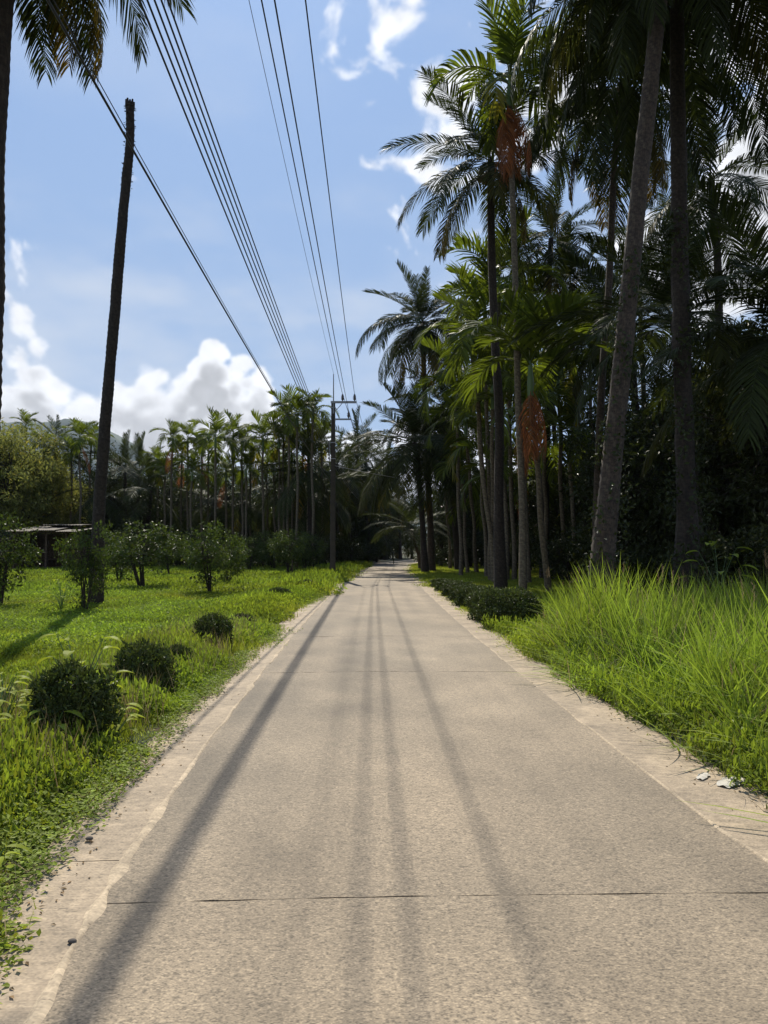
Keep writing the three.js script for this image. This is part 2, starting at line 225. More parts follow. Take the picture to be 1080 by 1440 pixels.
    for (let d = -2; d < 45; d += d < 12 ? 0.04 : 0.15) {
      const k = fbm2(d * 0.8 + side * 13, 1.5, 3) - (side < 0 ? 0.36 : 0.5), w = k > 0 ? 0.003 + 0.042 * Math.min(1, k * 1.6) * Math.pow(fbm2(d * 4.5, side * 5 + 2, 4) * 1.5, 2.2) * (side < 0 ? 1.15 : 0.5) : 0;
      if (w <= 0) { last = null; continue; }
      const c = (side < 0 ? HL_ : HW) - 0.025 + 0.026 * (fbm2(d * 1.1 + side * 20, 3, 3) - 0.5) + 0.025 * (n2(d * 2.3, 9) - 0.5), x0 = cx(d) + side * (c - w), x1 = cx(d) + side * (c + w * 0.8 + 0.012), m = (x0 + x1) / 2;
      const row = [mb.v(x0, -0.012, -d, null, x0, d), mb.v(mix(x0, m, 0.5), -0.0035, -d, null, x0, d), mb.v(mix(x1, m, 0.5), -0.0025, -d, null, m, d), mb.v(x1, -0.008, -d, null, x1, d)];
      if (last) for (let i = 0; i < 3; i++) { if (side > 0) { mb.t(last[i], last[i + 1], row[i]); mb.t(last[i + 1], row[i + 1], row[i]); } else { mb.t(last[i], row[i], last[i + 1]); mb.t(last[i + 1], row[i], row[i + 1]); } }
      last = row;
    }
    part('mortar_seam', mb.geo(true), M.mortar, sh);
  }
}
for (const [az, w, h, seed, dist] of [[-11, 1300, 420, 3, 4300], [-26, 1300, 640, 8, 4300], [-2, 800, 260, 14, 4300], [22, 1800, 400, 21, 4500]]) {
  const mb = new MB(false), N = 48, a = az * Math.PI / 180, ox = Math.sin(a) * dist, oz = -Math.cos(a) * dist;
  for (let j = 0; j <= N; j++) for (let i = 0; i <= N; i++) { const u = i / N * 2 - 1, v = j / N * 2 - 1, q = Math.max(0, 1 - u * u - v * v), hh = h * Math.pow(q, 0.8) * (0.72 + 0.56 * fbm2(u * 3 + seed, v * 3, 4)) + 9 * (n2(i * 3.3, j * 3.1) - 0.5) * Math.min(1, q * 5); mb.v(ox + u * w, -2 + hh, oz + v * w * 0.7, null, u, v); }
  for (let j = 0; j < N; j++) for (let i = 0; i < N; i++) { const p = j * (N + 1) + i, b = p + N + 1; mb.t(p, b, p + 1); mb.t(p + 1, b, b + 1); }
  structure(numbered('hill'), mb.geo(true), M.hill);
}

scene.fog = new THREE.FogExp2(new THREE.Color(0.72, 0.82, 1.0), 0.00006);

// ---------------------------------------------------------------- fronds
// A feather frond whose stalk leaves the origin along +x at angle el0 and bends down by droop; leaflets hang with gravity.
function frondGeo({ L, pairs, leaf, wid, el0, droop, vee = 0.25, hang = 0.6, seed = 1, start = 0.14, segs = 3, rach = 0.022, yellow = 0, sweep0 = 0.5, sweep1 = 1.05, blunt = 0 }) {
  const mb = new MB(), r = rng(seed), K = 14, pts = [], tg = []; let x = 0, y = 0, z = 0, side = (r() - 0.5) * 0.35;
  for (let k = 0; k <= K; k++) { const s = k / K, a = el0 - droop * Math.pow(s, 1.25), b = side * s * s; const t = V(Math.cos(a) * Math.cos(b), Math.sin(a), Math.cos(a) * Math.sin(b)); pts.push(V(x, y, z)); tg.push(t); x += t.x * L / K; y += t.y * L / K; z += t.z * L / K; }
  const at = (s) => { const f = clamp(s, 0, 1) * K, i = Math.min(K - 1, Math.floor(f)), q = f - i; return [pts[i].clone().lerp(pts[i + 1], q), tg[i].clone().lerp(tg[i + 1], q).normalize()]; };
  const stalk = [0.95 + yellow * 2, 1.0 + yellow * 1.2, 0.9];
  for (let k = 0; k <= K; k += 1) { const R = rach * (1 - 0.8 * k / K), t = tg[k], sd = V(0, 0, 1), n = sd.clone().cross(t).normalize(); for (const [c, s] of [[1, 0], [-0.5, 0.87], [-0.5, -0.87]]) mb.v(pts[k].x + n.x * R * c + sd.x * R * s, pts[k].y + n.y * R * c, pts[k].z + n.z * R * c + sd.z * R * s, stalk, 0, 0); }
  for (let k = 0; k < K; k++) for (let q = 0; q < 3; q++) { const a = k * 3 + q, b = k * 3 + (q + 1) % 3; mb.t(a, b, a + 3); mb.t(b, b + 3, a + 3); }
  for (let i = 0; i < pairs; i++) for (const sd of [-1, 1]) {
    const s = start + (1 - start) * (i + 0.3 + 0.4 * r()) / pairs; if (r() < 0.03) continue;
    const [p, t] = at(s), n = V(0, 0, 1).cross(t).normalize(), q = (s - start) / (1 - start);
    const len = leaf * (0.55 + 0.6 * Math.sin(Math.PI * Math.pow(q, 0.75) * 0.92 + 0.12)) * (0.86 + 0.28 * r()) * (q > 0.9 ? 0.85 : 1), sw = mix(sweep0, sweep1, q) + (r() - 0.5) * 0.22;
    const d = V(0, 0, sd).multiplyScalar(Math.cos(sw)).addScaledVector(t, Math.sin(sw)).addScaledVector(n, vee + (r() - 0.5) * 0.18).normalize();
    const tw = (r() - 0.5) * 0.9, wd0 = t.clone().addScaledVector(d, -t.dot(d)).normalize(), nn = wd0.clone().cross(d), wv = wd0.multiplyScalar(Math.cos(tw)).addScaledVector(nn, Math.sin(tw)), w = wid * (0.8 + 0.4 * r()) * (1 - 0.25 * q);
    const v = 0.5 + 0.95 * r(), ye = yellow * step(0.25, 0.95, q + (r() - 0.5) * 0.5), col = [v * (1 + 3.6 * ye), v * (1 + 1.25 * ye), v * (1 + 0.3 * ye)];
    let c = p.clone(), dir = d.clone(), row = null; const H = hang * (0.7 + 0.6 * r());
    for (let k = 0; k <= segs; k++) {
      const f = k / segs, ww = w * (k === 0 ? 0.45 : k === segs ? blunt : 1 - 0.35 * f);
      const cur = ww > 0 ? [mb.v(c.x - wv.x * ww * 0.5, c.y - wv.y * ww * 0.5, c.z - wv.z * ww * 0.5, col, 0, f), mb.v(c.x + wv.x * ww * 0.5, c.y + wv.y * ww * 0.5, c.z + wv.z * ww * 0.5, col, 1, f)] : [mb.v(c.x, c.y, c.z, col, 0.5, f)];
      if (row) { mb.t(row[0], row[1], cur[0]); if (cur.length > 1) mb.t(row[1], cur[1], cur[0]); }
      row = cur; c = c.clone().addScaledVector(dir, len / segs); dir.y -= H * (0.5 + f); dir.normalize();
    }
  }
  return mb.geo(false);
}
const lin = (a, b, t) => a + (b - a) * t, DEG = Math.PI / 180;
const coconutNear = [], coconutFar = [], arecaNear = [], arecaFar = [], arecaDead = [];
for (let k = 0; k < 12; k++) { const t = k / 11, s = 300 + k * 17; 
  const base = { L: lin(3.3, 4.5, Math.min(1, t * 2.5)), leaf: lin(0.62, 0.95, Math.min(1, t * 2)), el0: lin(86, -42, Math.pow(t, 0.85)) * DEG, droop: lin(16, 74, Math.min(1, t * 1.4)) * (t > 0.75 ? 0.75 : 1) * DEG, vee: lin(0.5, -0.25, t), hang: lin(0.15, 0.75, t), seed: s, yellow: k === 9 ? 0.25 : k === 11 ? 0.9 : k === 7 ? 0.1 : 0 };
  coconutNear.push(frondGeo({ ...base, pairs: 84, wid: 0.052, segs: 3 })); if (k % 2 === 0 || k === 11) coconutFar.push(frondGeo({ ...base, pairs: 54, wid: 0.068, segs: 2, rach: 0.03 })); }
for (let k = 0; k < 8; k++) { const t = k / 7, s = 700 + k * 13;
  const base = { L: lin(1.7, 2.25, Math.min(1, t * 3)), leaf: 0.72, el0: lin(80, 0, t) * DEG, droop: lin(35, 135, Math.min(1, t * 1.3)) * DEG, vee: lin(0.5, 0.05, t), hang: lin(0.15, 0.75, t), seed: s, yellow: k === 7 ? 0.35 : 0, start: 0.16, sweep0: 0.45, sweep1: 1.15, blunt: 0.22 };
  arecaNear.push(frondGeo({ ...base, pairs: 24, wid: 0.088, segs: 3 })); }
for (let k = 0; k < 3; k++) arecaDead.push(frondGeo({ L: 2.3, pairs: 40, leaf: 0.85, wid: 0.032, el0: (-50 - 12 * k) * DEG, droop: 40 * DEG, vee: -0.4, hang: 1.3, seed: 900 + k, segs: 3, yellow: 0.0 }));
const skirt = [0, 1, 2, 3, 4].map((k) => frondGeo({ L: 4.9 + 0.2 * k, pairs: 84, leaf: 0.95, wid: 0.055, el0: (52 - 20 * k) * DEG, droop: (140 - 18 * k) * DEG, vee: -0.25, hang: 0.9, seed: 1200 + k, segs: 3, yellow: 0 }));
const nut = new THREE.SphereGeometry(0.12, 9, 7); nut.scale(1, 1.2, 1);

function crownInto(root, top, set, mat, n, { r, tMin = 0, tMax = 1, scale = 1, pow = 1, az0 = 0, tilt = 0.12 }) {
  const crown = new THREE.Group(); crown.name = 'crown'; crown.position.copy(top); root.add(crown);
  for (let k = 0; k < n; k++) {
    const t = lin(tMin, tMax, Math.pow((k + 0.5) / n, pow)), i = clamp(Math.round(t * (set.length - 1) + (r() - 0.5) * 1.2), 0, set.length - 1);
    const m = part('frond', set[i], mat, crown); m.rotation.set((r() - 0.5) * tilt * 2, az0 + k * 2.399963 + (r() - 0.5) * 0.5, (r() - 0.5) * tilt, 'YXZ'); m.scale.setScalar(scale * (0.86 + 0.28 * r())); m.position.set(0, -0.35 * t * scale + 0.1, 0);
  }
  return crown;
}
function trunkPts(b, t, lean, r) { const pts = []; for (let k = 0; k <= 5; k++) { const f = k / 5, g = mix(f, Math.pow(f, lean), 0.8); pts.push(V(mix(b.x, t.x, g) - b.x + (k && k < 5 ? (r() - 0.5) * 0.14 : 0), (t.y - b.y) * f, mix(b.z, t.z, g) - b.z)); } return pts; }
// base: photo column and distance; crown: photo column, row and distance
function coconut({ b, c, n = 24, label, group, near = true, rad = 0.16, seed, scale = 1, tMin = 0, tMax = 1, pow = 0.9, bark = M.palmBark, nuts = 0, lean = 1.35, wob = 0.05, name = 'coconut_palm', az0, set }) {
  const r = rng(seed), B = V(Xat(b[0], b[1]), 0, -b[1]); B.y = groundY(B.x, B.z) - 0.1; const T = P(c[0], c[1], c[2] ?? b[1]);
  const root = thing(name, label, 'palm', group, [B.x, B.y, B.z]), pts = trunkPts(B, T, lean, r), Ht = T.y - B.y;
  const mb = tube(new MB(false), pts, [rad * 1.75, rad * 1.2, rad * 1.08, rad, rad * 0.95, rad * 0.82], near ? 14 : 7, near ? Math.ceil(Ht / 0.075) : 16, { ring: near ? 0.15 : 0, amp: 0.1, wob: near ? wob : 0, seed });
  part('trunk', mb.geo(true), bark, root);
  const top = pts[5], crown = crownInto(root, top, set ?? (near ? coconutNear : coconutFar), M.coconutLeaf, n, { r, tMin, tMax, scale, pow, az0: az0 ?? r() * 6.28 });
  for (let k = 0; k < nuts; k++) { const a = r() * 6.28, m = part('coconut', nut, M.fruit, crown); m.position.set(Math.cos(a) * (0.28 + 0.12 * r()), -0.35 - r() * 0.4, Math.sin(a) * (0.28 + 0.12 * r())); }
  return { root, crown, pts, r, top };
}
function areca({ b, c, n = 9, label, group, near = true, rad = 0.085, seed, scale = 1, tMin = 0, tMax = 1, dead = 0, lean = 1.1, name = 'areca_palm', deadScale = 1 }) {
  const r = rng(seed), B = V(Xat(b[0], b[1]), 0, -b[1]); B.y = groundY(B.x, B.z) - 0.1; const T = P(c[0], c[1], c[2] ?? b[1]);
  const root = thing(name, label, 'palm', group, [B.x, B.y, B.z]), pts = trunkPts(B, T, lean, r);
  part('trunk', tube(new MB(false), pts, [rad * 1.35, rad * 1.05, rad, rad * 0.95, rad * 0.9, rad * 0.85], near ? 10 : 6, near ? Math.ceil((T.y - B.y) / 0.075) : 10, { ring: near ? 0.22 : 0, amp: 0.05, seed }).geo(true), M.arecaBark, root);
  const top = pts[5], sh = 0.85 * scale;
  part('crownshaft', tube(new MB(false), [top.clone().add(V(0, -0.02, 0)), top.clone().add(V(0, sh * 0.4, 0)), top.clone().add(V(0, sh, 0))], [rad * 0.98, rad * 1.15, rad * 0.5], 7, 6).geo(true), M.shaft, root);
  const crown = crownInto(root, top.clone().add(V(0, sh * 0.95, 0)), arecaNear, M.arecaLeaf, n, { r, tMin, tMax, scale, az0: r() * 6.28 });
  for (let k = 0; k < dead; k++) { const m = part('dead_frond', arecaDead[k % 3], M.deadLeaf, crown); m.userData.label = 'dry orange brown frond hanging against the trunk'; m.position.set(0, -sh * 0.7, 0); m.rotation.set(0, r() * 6.28, (r() - 0.5) * 0.2, 'YXZ'); m.scale.set(deadScale * 0.8, deadScale, deadScale * 0.8); }
  return { root, crown, pts, r, top };
}

// ---------------------------------------------------------------- leafy crowns
function leaf(mb, p, dir, nrm, len, wid, col, fold = 0.25) {               // a folded pointed leaf of two faces
  const s = dir.clone().cross(nrm).normalize(), n = s.clone().cross(dir).normalize(), m = p.clone().addScaledVector(dir, len * 0.45), h = wid * 0.5;
  const a = mb.v(p.x, p.y, p.z, col, 0.5, 0), b = mb.v(m.x + s.x * h + n.x * fold * h, m.y + s.y * h + n.y * fold * h, m.z + s.z * h + n.z * fold * h, col, 0, 0.5), c = mb.v(p.x + dir.x * len - n.x * len * 0.12, p.y + dir.y * len - n.y * len * 0.12, p.z + dir.z * len - n.z * len * 0.12, col, 0.5, 1), d = mb.v(m.x - s.x * h + n.x * fold * h, m.y - s.y * h + n.y * fold * h, m.z - s.z * h + n.z * fold * h, col, 1, 0.5);
  mb.t(a, b, c); mb.t(a, c, d);
}
function rdir(r) { const z = r() * 2 - 1, a = r() * 6.2832, q = Math.sqrt(1 - z * z); return V(q * Math.cos(a), z, q * Math.sin(a)); }
function clumpLeaves(mb, c, rad, n, len, wid, r, { up = 0.7, tint = 1, flat = 0.8 } = {}) {
  for (let k = 0; k < n; k++) { const o = rdir(r), q = Math.pow(r(), 0.45) * rad, p = V(c.x + o.x * q, c.y + o.y * q * flat, c.z + o.z * q), d = o.clone().multiplyScalar(0.8).add(rdir(r).multiplyScalar(0.9)).add(V(0, -0.15, 0)).normalize(), nr = rdir(r).multiplyScalar(0.8).add(V(0, up, 0)).addScaledVector(o, 0.3).normalize(), v = tint * (0.65 + 0.7 * r()), y = r() < 0.06 ? 1.6 : 1;
    leaf(mb, p, d, nr, len * (0.7 + 0.6 * r()), wid * (0.7 + 0.6 * r()), [v * y, v * (0.5 + 0.5 * y), v]); }
}
// a tree prototype: trunk with limbs reaching to each leaf clump of an uneven crown that starts at height low
function treeProto(base, { seed, H, low, R, clumps, per, len, wid, mat, trunkR = 0.14, stems = 1, crad = [0.5, 0.9], bark = M.darkBark, top = 0.75, spread = 0.35 }) {
  const r = rng(seed), root = new THREE.Group(); root.userData.base = base; const wood = new MB(false), lv = new MB(); const cs = [];
  for (let k = 0; k < clumps; k++) { const o = rdir(r), q = Math.pow(r(), 0.4), h = (H - low) / 2; cs.push(V(o.x * q * R * (0.75 + 0.5 * n2(k * 1.7, seed)), low + h + o.y * q * h * (0.85 + 0.3 * r()), o.z * q * R * (0.75 + 0.5 * n2(k * 2.3, seed + 5)))); }
  const tops = [];
  for (let s = 0; s < stems; s++) { const a = r() * 6.28, e = V(Math.cos(a) * R * spread * (stems > 1 ? 1 : 0.3), mix(low, H, top), Math.sin(a) * R * spread * (stems > 1 ? 1 : 0.3)), m = V(e.x * 0.45 + (r() - 0.5) * 0.2, e.y * 0.5, e.z * 0.45 + (r() - 0.5) * 0.2), f = stems > 1 ? 0.06 : 0; tube(wood, [V(Math.cos(a) * f, -0.1, Math.sin(a) * f), m, e], [trunkR * 1.3, trunkR * 0.75, trunkR * 0.22], 7, 10, { seed: s + 3 }); tops.push([m, e]); }
  for (const c of cs) { const [m, e] = tops[Math.floor(r() * tops.length)], s = m.clone().lerp(e, r() * 0.8); tube(wood, [s, s.clone().lerp(c, 0.55).add(V(0, 0.06 * R, 0)), c], [trunkR * 0.3, trunkR * 0.2, trunkR * 0.07], 4, 4); clumpLeaves(lv, c, mix(crad[0], crad[1], r()), per, len, wid, r, { tint: 0.8 + 0.4 * r() }); }
  part('trunk', wood.geo(true), bark, root); part('crown', lv.geo(false), mat, root); return root;
}
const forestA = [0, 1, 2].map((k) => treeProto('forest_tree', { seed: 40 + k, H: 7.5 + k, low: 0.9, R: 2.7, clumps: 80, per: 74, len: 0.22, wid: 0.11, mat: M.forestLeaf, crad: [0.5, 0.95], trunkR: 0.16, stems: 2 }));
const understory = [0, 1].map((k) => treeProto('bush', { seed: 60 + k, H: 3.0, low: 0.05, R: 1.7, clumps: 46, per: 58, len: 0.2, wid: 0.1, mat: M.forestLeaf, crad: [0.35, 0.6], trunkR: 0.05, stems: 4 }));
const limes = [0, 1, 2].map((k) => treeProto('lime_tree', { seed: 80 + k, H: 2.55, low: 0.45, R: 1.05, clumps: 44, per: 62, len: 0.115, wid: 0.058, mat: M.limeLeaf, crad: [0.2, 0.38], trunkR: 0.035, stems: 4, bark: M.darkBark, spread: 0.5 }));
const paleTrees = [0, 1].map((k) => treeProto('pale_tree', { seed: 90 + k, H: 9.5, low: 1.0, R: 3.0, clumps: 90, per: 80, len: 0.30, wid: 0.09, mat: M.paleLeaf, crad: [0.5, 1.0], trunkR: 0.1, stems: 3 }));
function hedgeProto(seed, w, h, l, n) { const r = rng(seed), root = new THREE.Group(); root.userData.base = 'hedge_bush'; const lv = new MB(), wood = new MB(false);
  const shell = (o) => { const e = 4.5, k = Math.pow(Math.pow(Math.abs(o.x), e) + Math.pow(Math.abs(o.y), e) + Math.pow(Math.abs(o.z), e), -1 / e); return k * (1 + 0.95 * (fbm3(o.x * 2.1 + seed, o.y * 2.1 + 4, o.z * 2.1, 3) - 0.5)); };
  const at = (o, q) => V(o.x * q * w / 2, h * 0.46 + o.y * q * h * 0.5, o.z * q * l / 2);
  for (let k = 0; k < n; k++) { const o = rdir(r), q = shell(o) * (r() < 0.7 ? 0.84 + 0.2 * r() : Math.pow(r(), 0.5)), p = at(o, q), v = (0.5 + 0.9 * r()) * (r() < 0.1 ? 1.6 : 1); if (p.y < 0.01) continue; leaf(lv, p, rdir(r).addScaledVector(o, 0.7).normalize(), rdir(r).add(V(0, 0.6, 0)).normalize(), 0.045 + 0.04 * r(), 0.022 + 0.018 * r(), [v, v, v]); }
  for (let k = 0; k < 46; k++) { const o = rdir(r); o.y = Math.abs(o.y) * 0.9 + 0.1; o.normalize(); const p = at(o, shell(o) * 0.9), len = 0.06 + 0.15 * r() * r(), d = o.clone().add(V(0, 0.9, 0)).add(rdir(r).multiplyScalar(0.5)).normalize(); tube(wood, [p, p.clone().addScaledVector(d, len)], [0.004, 0.002], 3, 1); for (let q = 0; q < 7; q++) { const v = 0.9 + 0.9 * r(); leaf(lv, p.clone().addScaledVector(d, len * (q + 1) / 7), rdir(r).addScaledVector(d, 0.6).normalize(), rdir(r).add(V(0, 0.8, 0)).normalize(), 0.05 + 0.03 * r(), 0.024, [v * 1.15, v, v]); } }
  for (let k = 0; k < 16; k++) { const x = (r() - 0.5) * w * 0.8, z = (r() - 0.5) * l * 0.8; tube(wood, [V(x * 0.6, -0.05, z * 0.6), V(x * 0.9 + 0.03, h * 0.4, z * 0.9), V(x, h * 0.85, z)], [0.013, 0.009, 0.004], 4, 4); }
  part('stems', wood.geo(true), M.darkBark, root); part('foliage', lv.geo(false), M.hedgeLeaf, root); return root; }
const hedges = [hedgeProto(11, 0.62, 0.66, 0.75, 5200), hedgeProto(12, 0.75, 0.6, 0.9, 5600), hedgeProto(13, 0.9, 0.8, 1.25, 9000)];
const G = (x, d) => V(x, groundY(x, -d), -d);

// ---------------------------------------------------------------- foreground palms
const fg = coconut({ b: [836, 14], c: [945, -150, 14.6], n: 28, seed: 21, rad: 0.162, label: 'thick leaning coconut trunk rising out of the tall roadside grass', nuts: 6, lean: 1.05, wob: 0.06, tMin: 0, tMax: 0.85 });
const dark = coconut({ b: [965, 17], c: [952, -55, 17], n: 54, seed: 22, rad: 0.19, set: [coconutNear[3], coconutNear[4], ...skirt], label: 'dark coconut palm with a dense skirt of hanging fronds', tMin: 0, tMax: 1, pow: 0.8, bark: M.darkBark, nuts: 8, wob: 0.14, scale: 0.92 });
coconut({ b: [838, 26], c: [872, 118, 26], n: 40, seed: 23, rad: 0.12, set: [...coconutNear.slice(2, 8), skirt[1], coconutNear[11], ...skirt.slice(2)], label: 'coconut palm behind the leaning trunk with yellowing fronds', nuts: 8, pow: 0.75, tMax: 1 });
coconut({ b: [704, 27], c: [690, 225, 27], n: 26, seed: 24, rad: 0.15, label: 'tall dark coconut palm with fronds spread against the sky over the areca palms', nuts: 10, bark: M.darkBark, az0: 2.2, scale: 0.88 });
coconut({ b: [985, 21], c: [948, 450, 21], n: 20, seed: 25, rad: 0.15, label: 'short coconut palm with upward sweeping fronds among forest trees', tMax: 0.72, bark: M.darkBark });
coconut({ b: [818, 40], c: [803, 402, 40], n: 20, seed: 26, label: 'coconut palm deep in the grove behind the bright areca', tMax: 0.85 });
coconut({ b: [607, 48], c: [594, 452, 48], n: 42, seed: 27, rad: 0.17, scale: 1.0, set: [...coconutNear.slice(0, 9), skirt[2], skirt[3], coconutNear[11], skirt[4]], label: 'tall coconut palm standing clear above the right side of the road', nuts: 6, pow: 0.8 });
coconut({ b: [598, 46], c: [583, 622, 46], n: 40, seed: 28, rad: 0.16, scale: 1.15, label: 'short coconut palm drooping over the right road edge', pow: 0.75, bark: M.darkBark });
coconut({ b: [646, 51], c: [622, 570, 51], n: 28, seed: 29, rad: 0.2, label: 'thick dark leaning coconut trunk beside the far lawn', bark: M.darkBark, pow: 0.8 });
coconut({ b: [1110, 18], c: [1105, 465, 18], n: 22, seed: 30, rad: 0.16, label: 'coconut palm with dark arching fronds entering from beside the forest', tMin: 0.1, tMax: 0.8, bark: M.darkBark });
coconut({ b: [900, 33], c: [890, 455, 33], n: 20, seed: 31, label: 'coconut palm half hidden behind the leaning trunk in the grove', pow: 0.8, bark: M.darkBark });
coconut({ b: [1030, 30], c: [1000, 250, 30], n: 18, seed: 32, label: 'pale fronded coconut palm behind the dark skirted palm', tMin: 0.1, bark: M.darkBark });
coconut({ b: [765, 37], c: [775, 335, 37], n: 20, seed: 33, label: 'coconut palm between the tall areca and the leaning trunk', pow: 0.8, bark: M.darkBark });
coconut({ b: [592, 54], c: [578, 742, 53], n: 13, seed: 34, rad: 0.13, label: 'young coconut palm with light fronds near the end of the road', tMin: 0, tMax: 0.6, scale: 0.85 });
coconut({ b: [-52, 9.2], c: [18, -235, 9.2], n: 30, seed: 36, rad: 0.185, label: 'coconut palm at the meadow side with fronds hanging past the cable', tMin: 0.45, pow: 0.8, bark: M.darkBark, lean: 1.0, scale: 0.62, az0: 0.9 });

const tall = areca({ b: [735, 24], c: [717, 150, 24], n: 12, seed: 41, rad: 0.105, label: 'tallest slim areca palm with orange dead fronds under its crown', scale: 1.25, dead: 6, deadScale: 1.1 });
areca({ b: [772, 26], c: [746, 556, 24], n: 12, seed: 42, rad: 0.1, label: 'leaning areca palm with broad glowing green fronds and brown dead ones', scale: 1.35, dead: 3, tMin: 0, tMax: 0.62, lean: 0.75 });
areca({ b: [712, 35], c: [702, 425, 36], n: 10, seed: 43, rad: 0.11, label: 'areca palm just behind the tallest one, crown at half its height', scale: 1.5 });
areca({ b: [695, 33], c: [664, 500, 32], n: 10, seed: 44, rad: 0.11, label: 'areca palm at the left edge of the areca clump', scale: 1.3 });
areca({ b: [690, 34], c: [693, 575, 32], n: 10, seed: 45, rad: 0.1, label: 'areca palm in the middle of the clump with drooping glossy fronds', scale: 1.25 });
areca({ b: [671, 45], c: [655, 615, 40], n: 9, seed: 46, rad: 0.1, label: 'low areca palm over the mown grass by the hedge', scale: 1.3 });
areca({ b: [705, 40], c: [722, 480, 38], n: 9, seed: 47, rad: 0.1, label: 'areca palm hidden behind the areca clump', scale: 1.3 });
areca({ b: [668, 46], c: [668, 722, 46], n: 8, seed: 48, rad: 0.09, label: 'young areca palm with its crown low over the lawn', scale: 1.1 });
areca({ b: [768, 36], c: [766, 640, 34], n: 8, seed: 49, rad: 0.1, label: 'short areca palm in the shade behind the leaning areca', scale: 1.1 });

{ // more palms filling the grove behind the areca clump
  const ga = 'areca palms in the grove right of the road', gc = 'coconut palms in the grove right of the road';
  for (const [x, y, d, s] of [[640, 560, 40, 1.3], [676, 640, 38, 1.25], [735, 600, 31, 1.2], [715, 545, 34, 1.3], [650, 680, 44, 1.2], [700, 690, 36, 1.1], [785, 560, 34, 1.2], [800, 640, 33, 1.1], [682, 455, 36, 1.3], [760, 700, 38, 1.1], [625, 640, 52, 1.3], [735, 680, 42, 1.1], [830, 520, 38, 1.3]]) areca({ b: [x + 8, d + 1], c: [x, y, d], n: 10, seed: 900 + x, rad: 0.1, scale: s, label: 'areca palm filling the shady grove right of the road', group: ga, dead: x % 3 === 0 ? 2 : 0 });
  for (const [x, y, d, n] of [[840, 470, 44, 26], [730, 420, 50, 26], [775, 505, 52, 26], [680, 520, 58, 26], [860, 560, 46, 24], [930, 560, 40, 24], [1000, 520, 38, 26], [1060, 560, 34, 24], [635, 610, 66, 24], [800, 450, 60, 26], [900, 380, 48, 24], [960, 330, 46, 22]]) coconut({ b: [x + 10, d], c: [x, y, d], n, seed: 950 + x, near: false, bark: M.darkBark, label: 'coconut palm filling the shady grove right of the road', group: gc });
}
// the palm that lost its crown
{
  const px = [[134, 862], [137, 780], [140, 700], [147, 610], [154, 525], [163, 420], [170, 335], [178, 250], [183, 195], [183, 148]], d = 19.6, pts = px.map(([x, y]) => P(x, y, d)); pts[0].y = -0.15;
  const b = pts[0].clone(), root = thing('palm_stump', 'bare crownless palm trunk with a broken top standing in the meadow', 'trunk', null, [b.x, b.y, b.z]);
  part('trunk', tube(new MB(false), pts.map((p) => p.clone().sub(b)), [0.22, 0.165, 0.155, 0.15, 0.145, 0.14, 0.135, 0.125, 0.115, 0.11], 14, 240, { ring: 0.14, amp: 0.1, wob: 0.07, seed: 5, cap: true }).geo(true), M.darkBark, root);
  const mb = new MB(false), r = rng(8), e = pts[9].clone().sub(b);
  for (let k = 0; k < 10; k++) { const a = k / 10 * 6.28, q = V(Math.cos(a) * 0.09, -0.05, Math.sin(a) * 0.09).add(e); tube(mb, [q, q.clone().add(V(Math.cos(a) * 0.02, 0.12 + r() * 0.1, Math.sin(a) * 0.02))], [0.045, 0.025], 5, 1, { cap: true }); }
  for (let k = 0; k < 150; k++) { const a = r() * 6.28, y = r() * 2.4, q = V(Math.cos(a) * 0.115, -y, Math.sin(a) * 0.115).add(e); if (y > 1) q.x -= (y - 1) * 0.05; tube(mb, [q, q.clone().add(V(Math.cos(a) * 0.05, 0.04 * (r() - 0.3), Math.sin(a) * 0.05))], [0.012, 0.005], 3, 1); }
  part('broken_fibre', mb.geo(true), M.darkBark, root);
}
// creepers on the two near trunks
function creeper(P0, pts, r0, y0, y1, n, seed, len, out) { const r = rng(seed), mb = new MB(), cv = new THREE.CatmullRomCurve3(pts, false, 'centripetal'), top = pts[pts.length - 1].y;
  for (let k = 0; k < n; k++) { const y = mix(y0, y1, Math.pow(r(), 1.5)), a = r() * 6.2832; if (n2(Math.cos(a) * 2 + 7, y * 1.3 + seed) < 0.4 && y > 1.6) continue; const c = cv.getPoint(clamp(y / top, 0, 1)), o = V(Math.cos(a), 0, Math.sin(a)), R = r0 * (y < 1.5 ? 1.5 - y * 0.2 : 1.15) + r() * out * (y < 3 ? 1.6 : 0.8), v = 0.6 + 0.8 * r(); leaf(mb, V(c.x, y, c.z).addScaledVector(o, R), rdir(r).add(V(0, -0.6, 0)).normalize(), o.clone().add(rdir(r).multiplyScalar(0.6)).normalize(), len * (0.6 + 0.8 * r()), len * 0.6, [v, v, v]); }
  part('creeper', mb.geo(false), M.forestLeaf, P0); }
creeper(fg.root, fg.pts, 0.2, 0.1, 7.5, 2600, 51, 0.09, 0.14); creeper(dark.root, dark.pts, 0.24, 0.1, 9.5, 4200, 52, 0.11, 0.26);

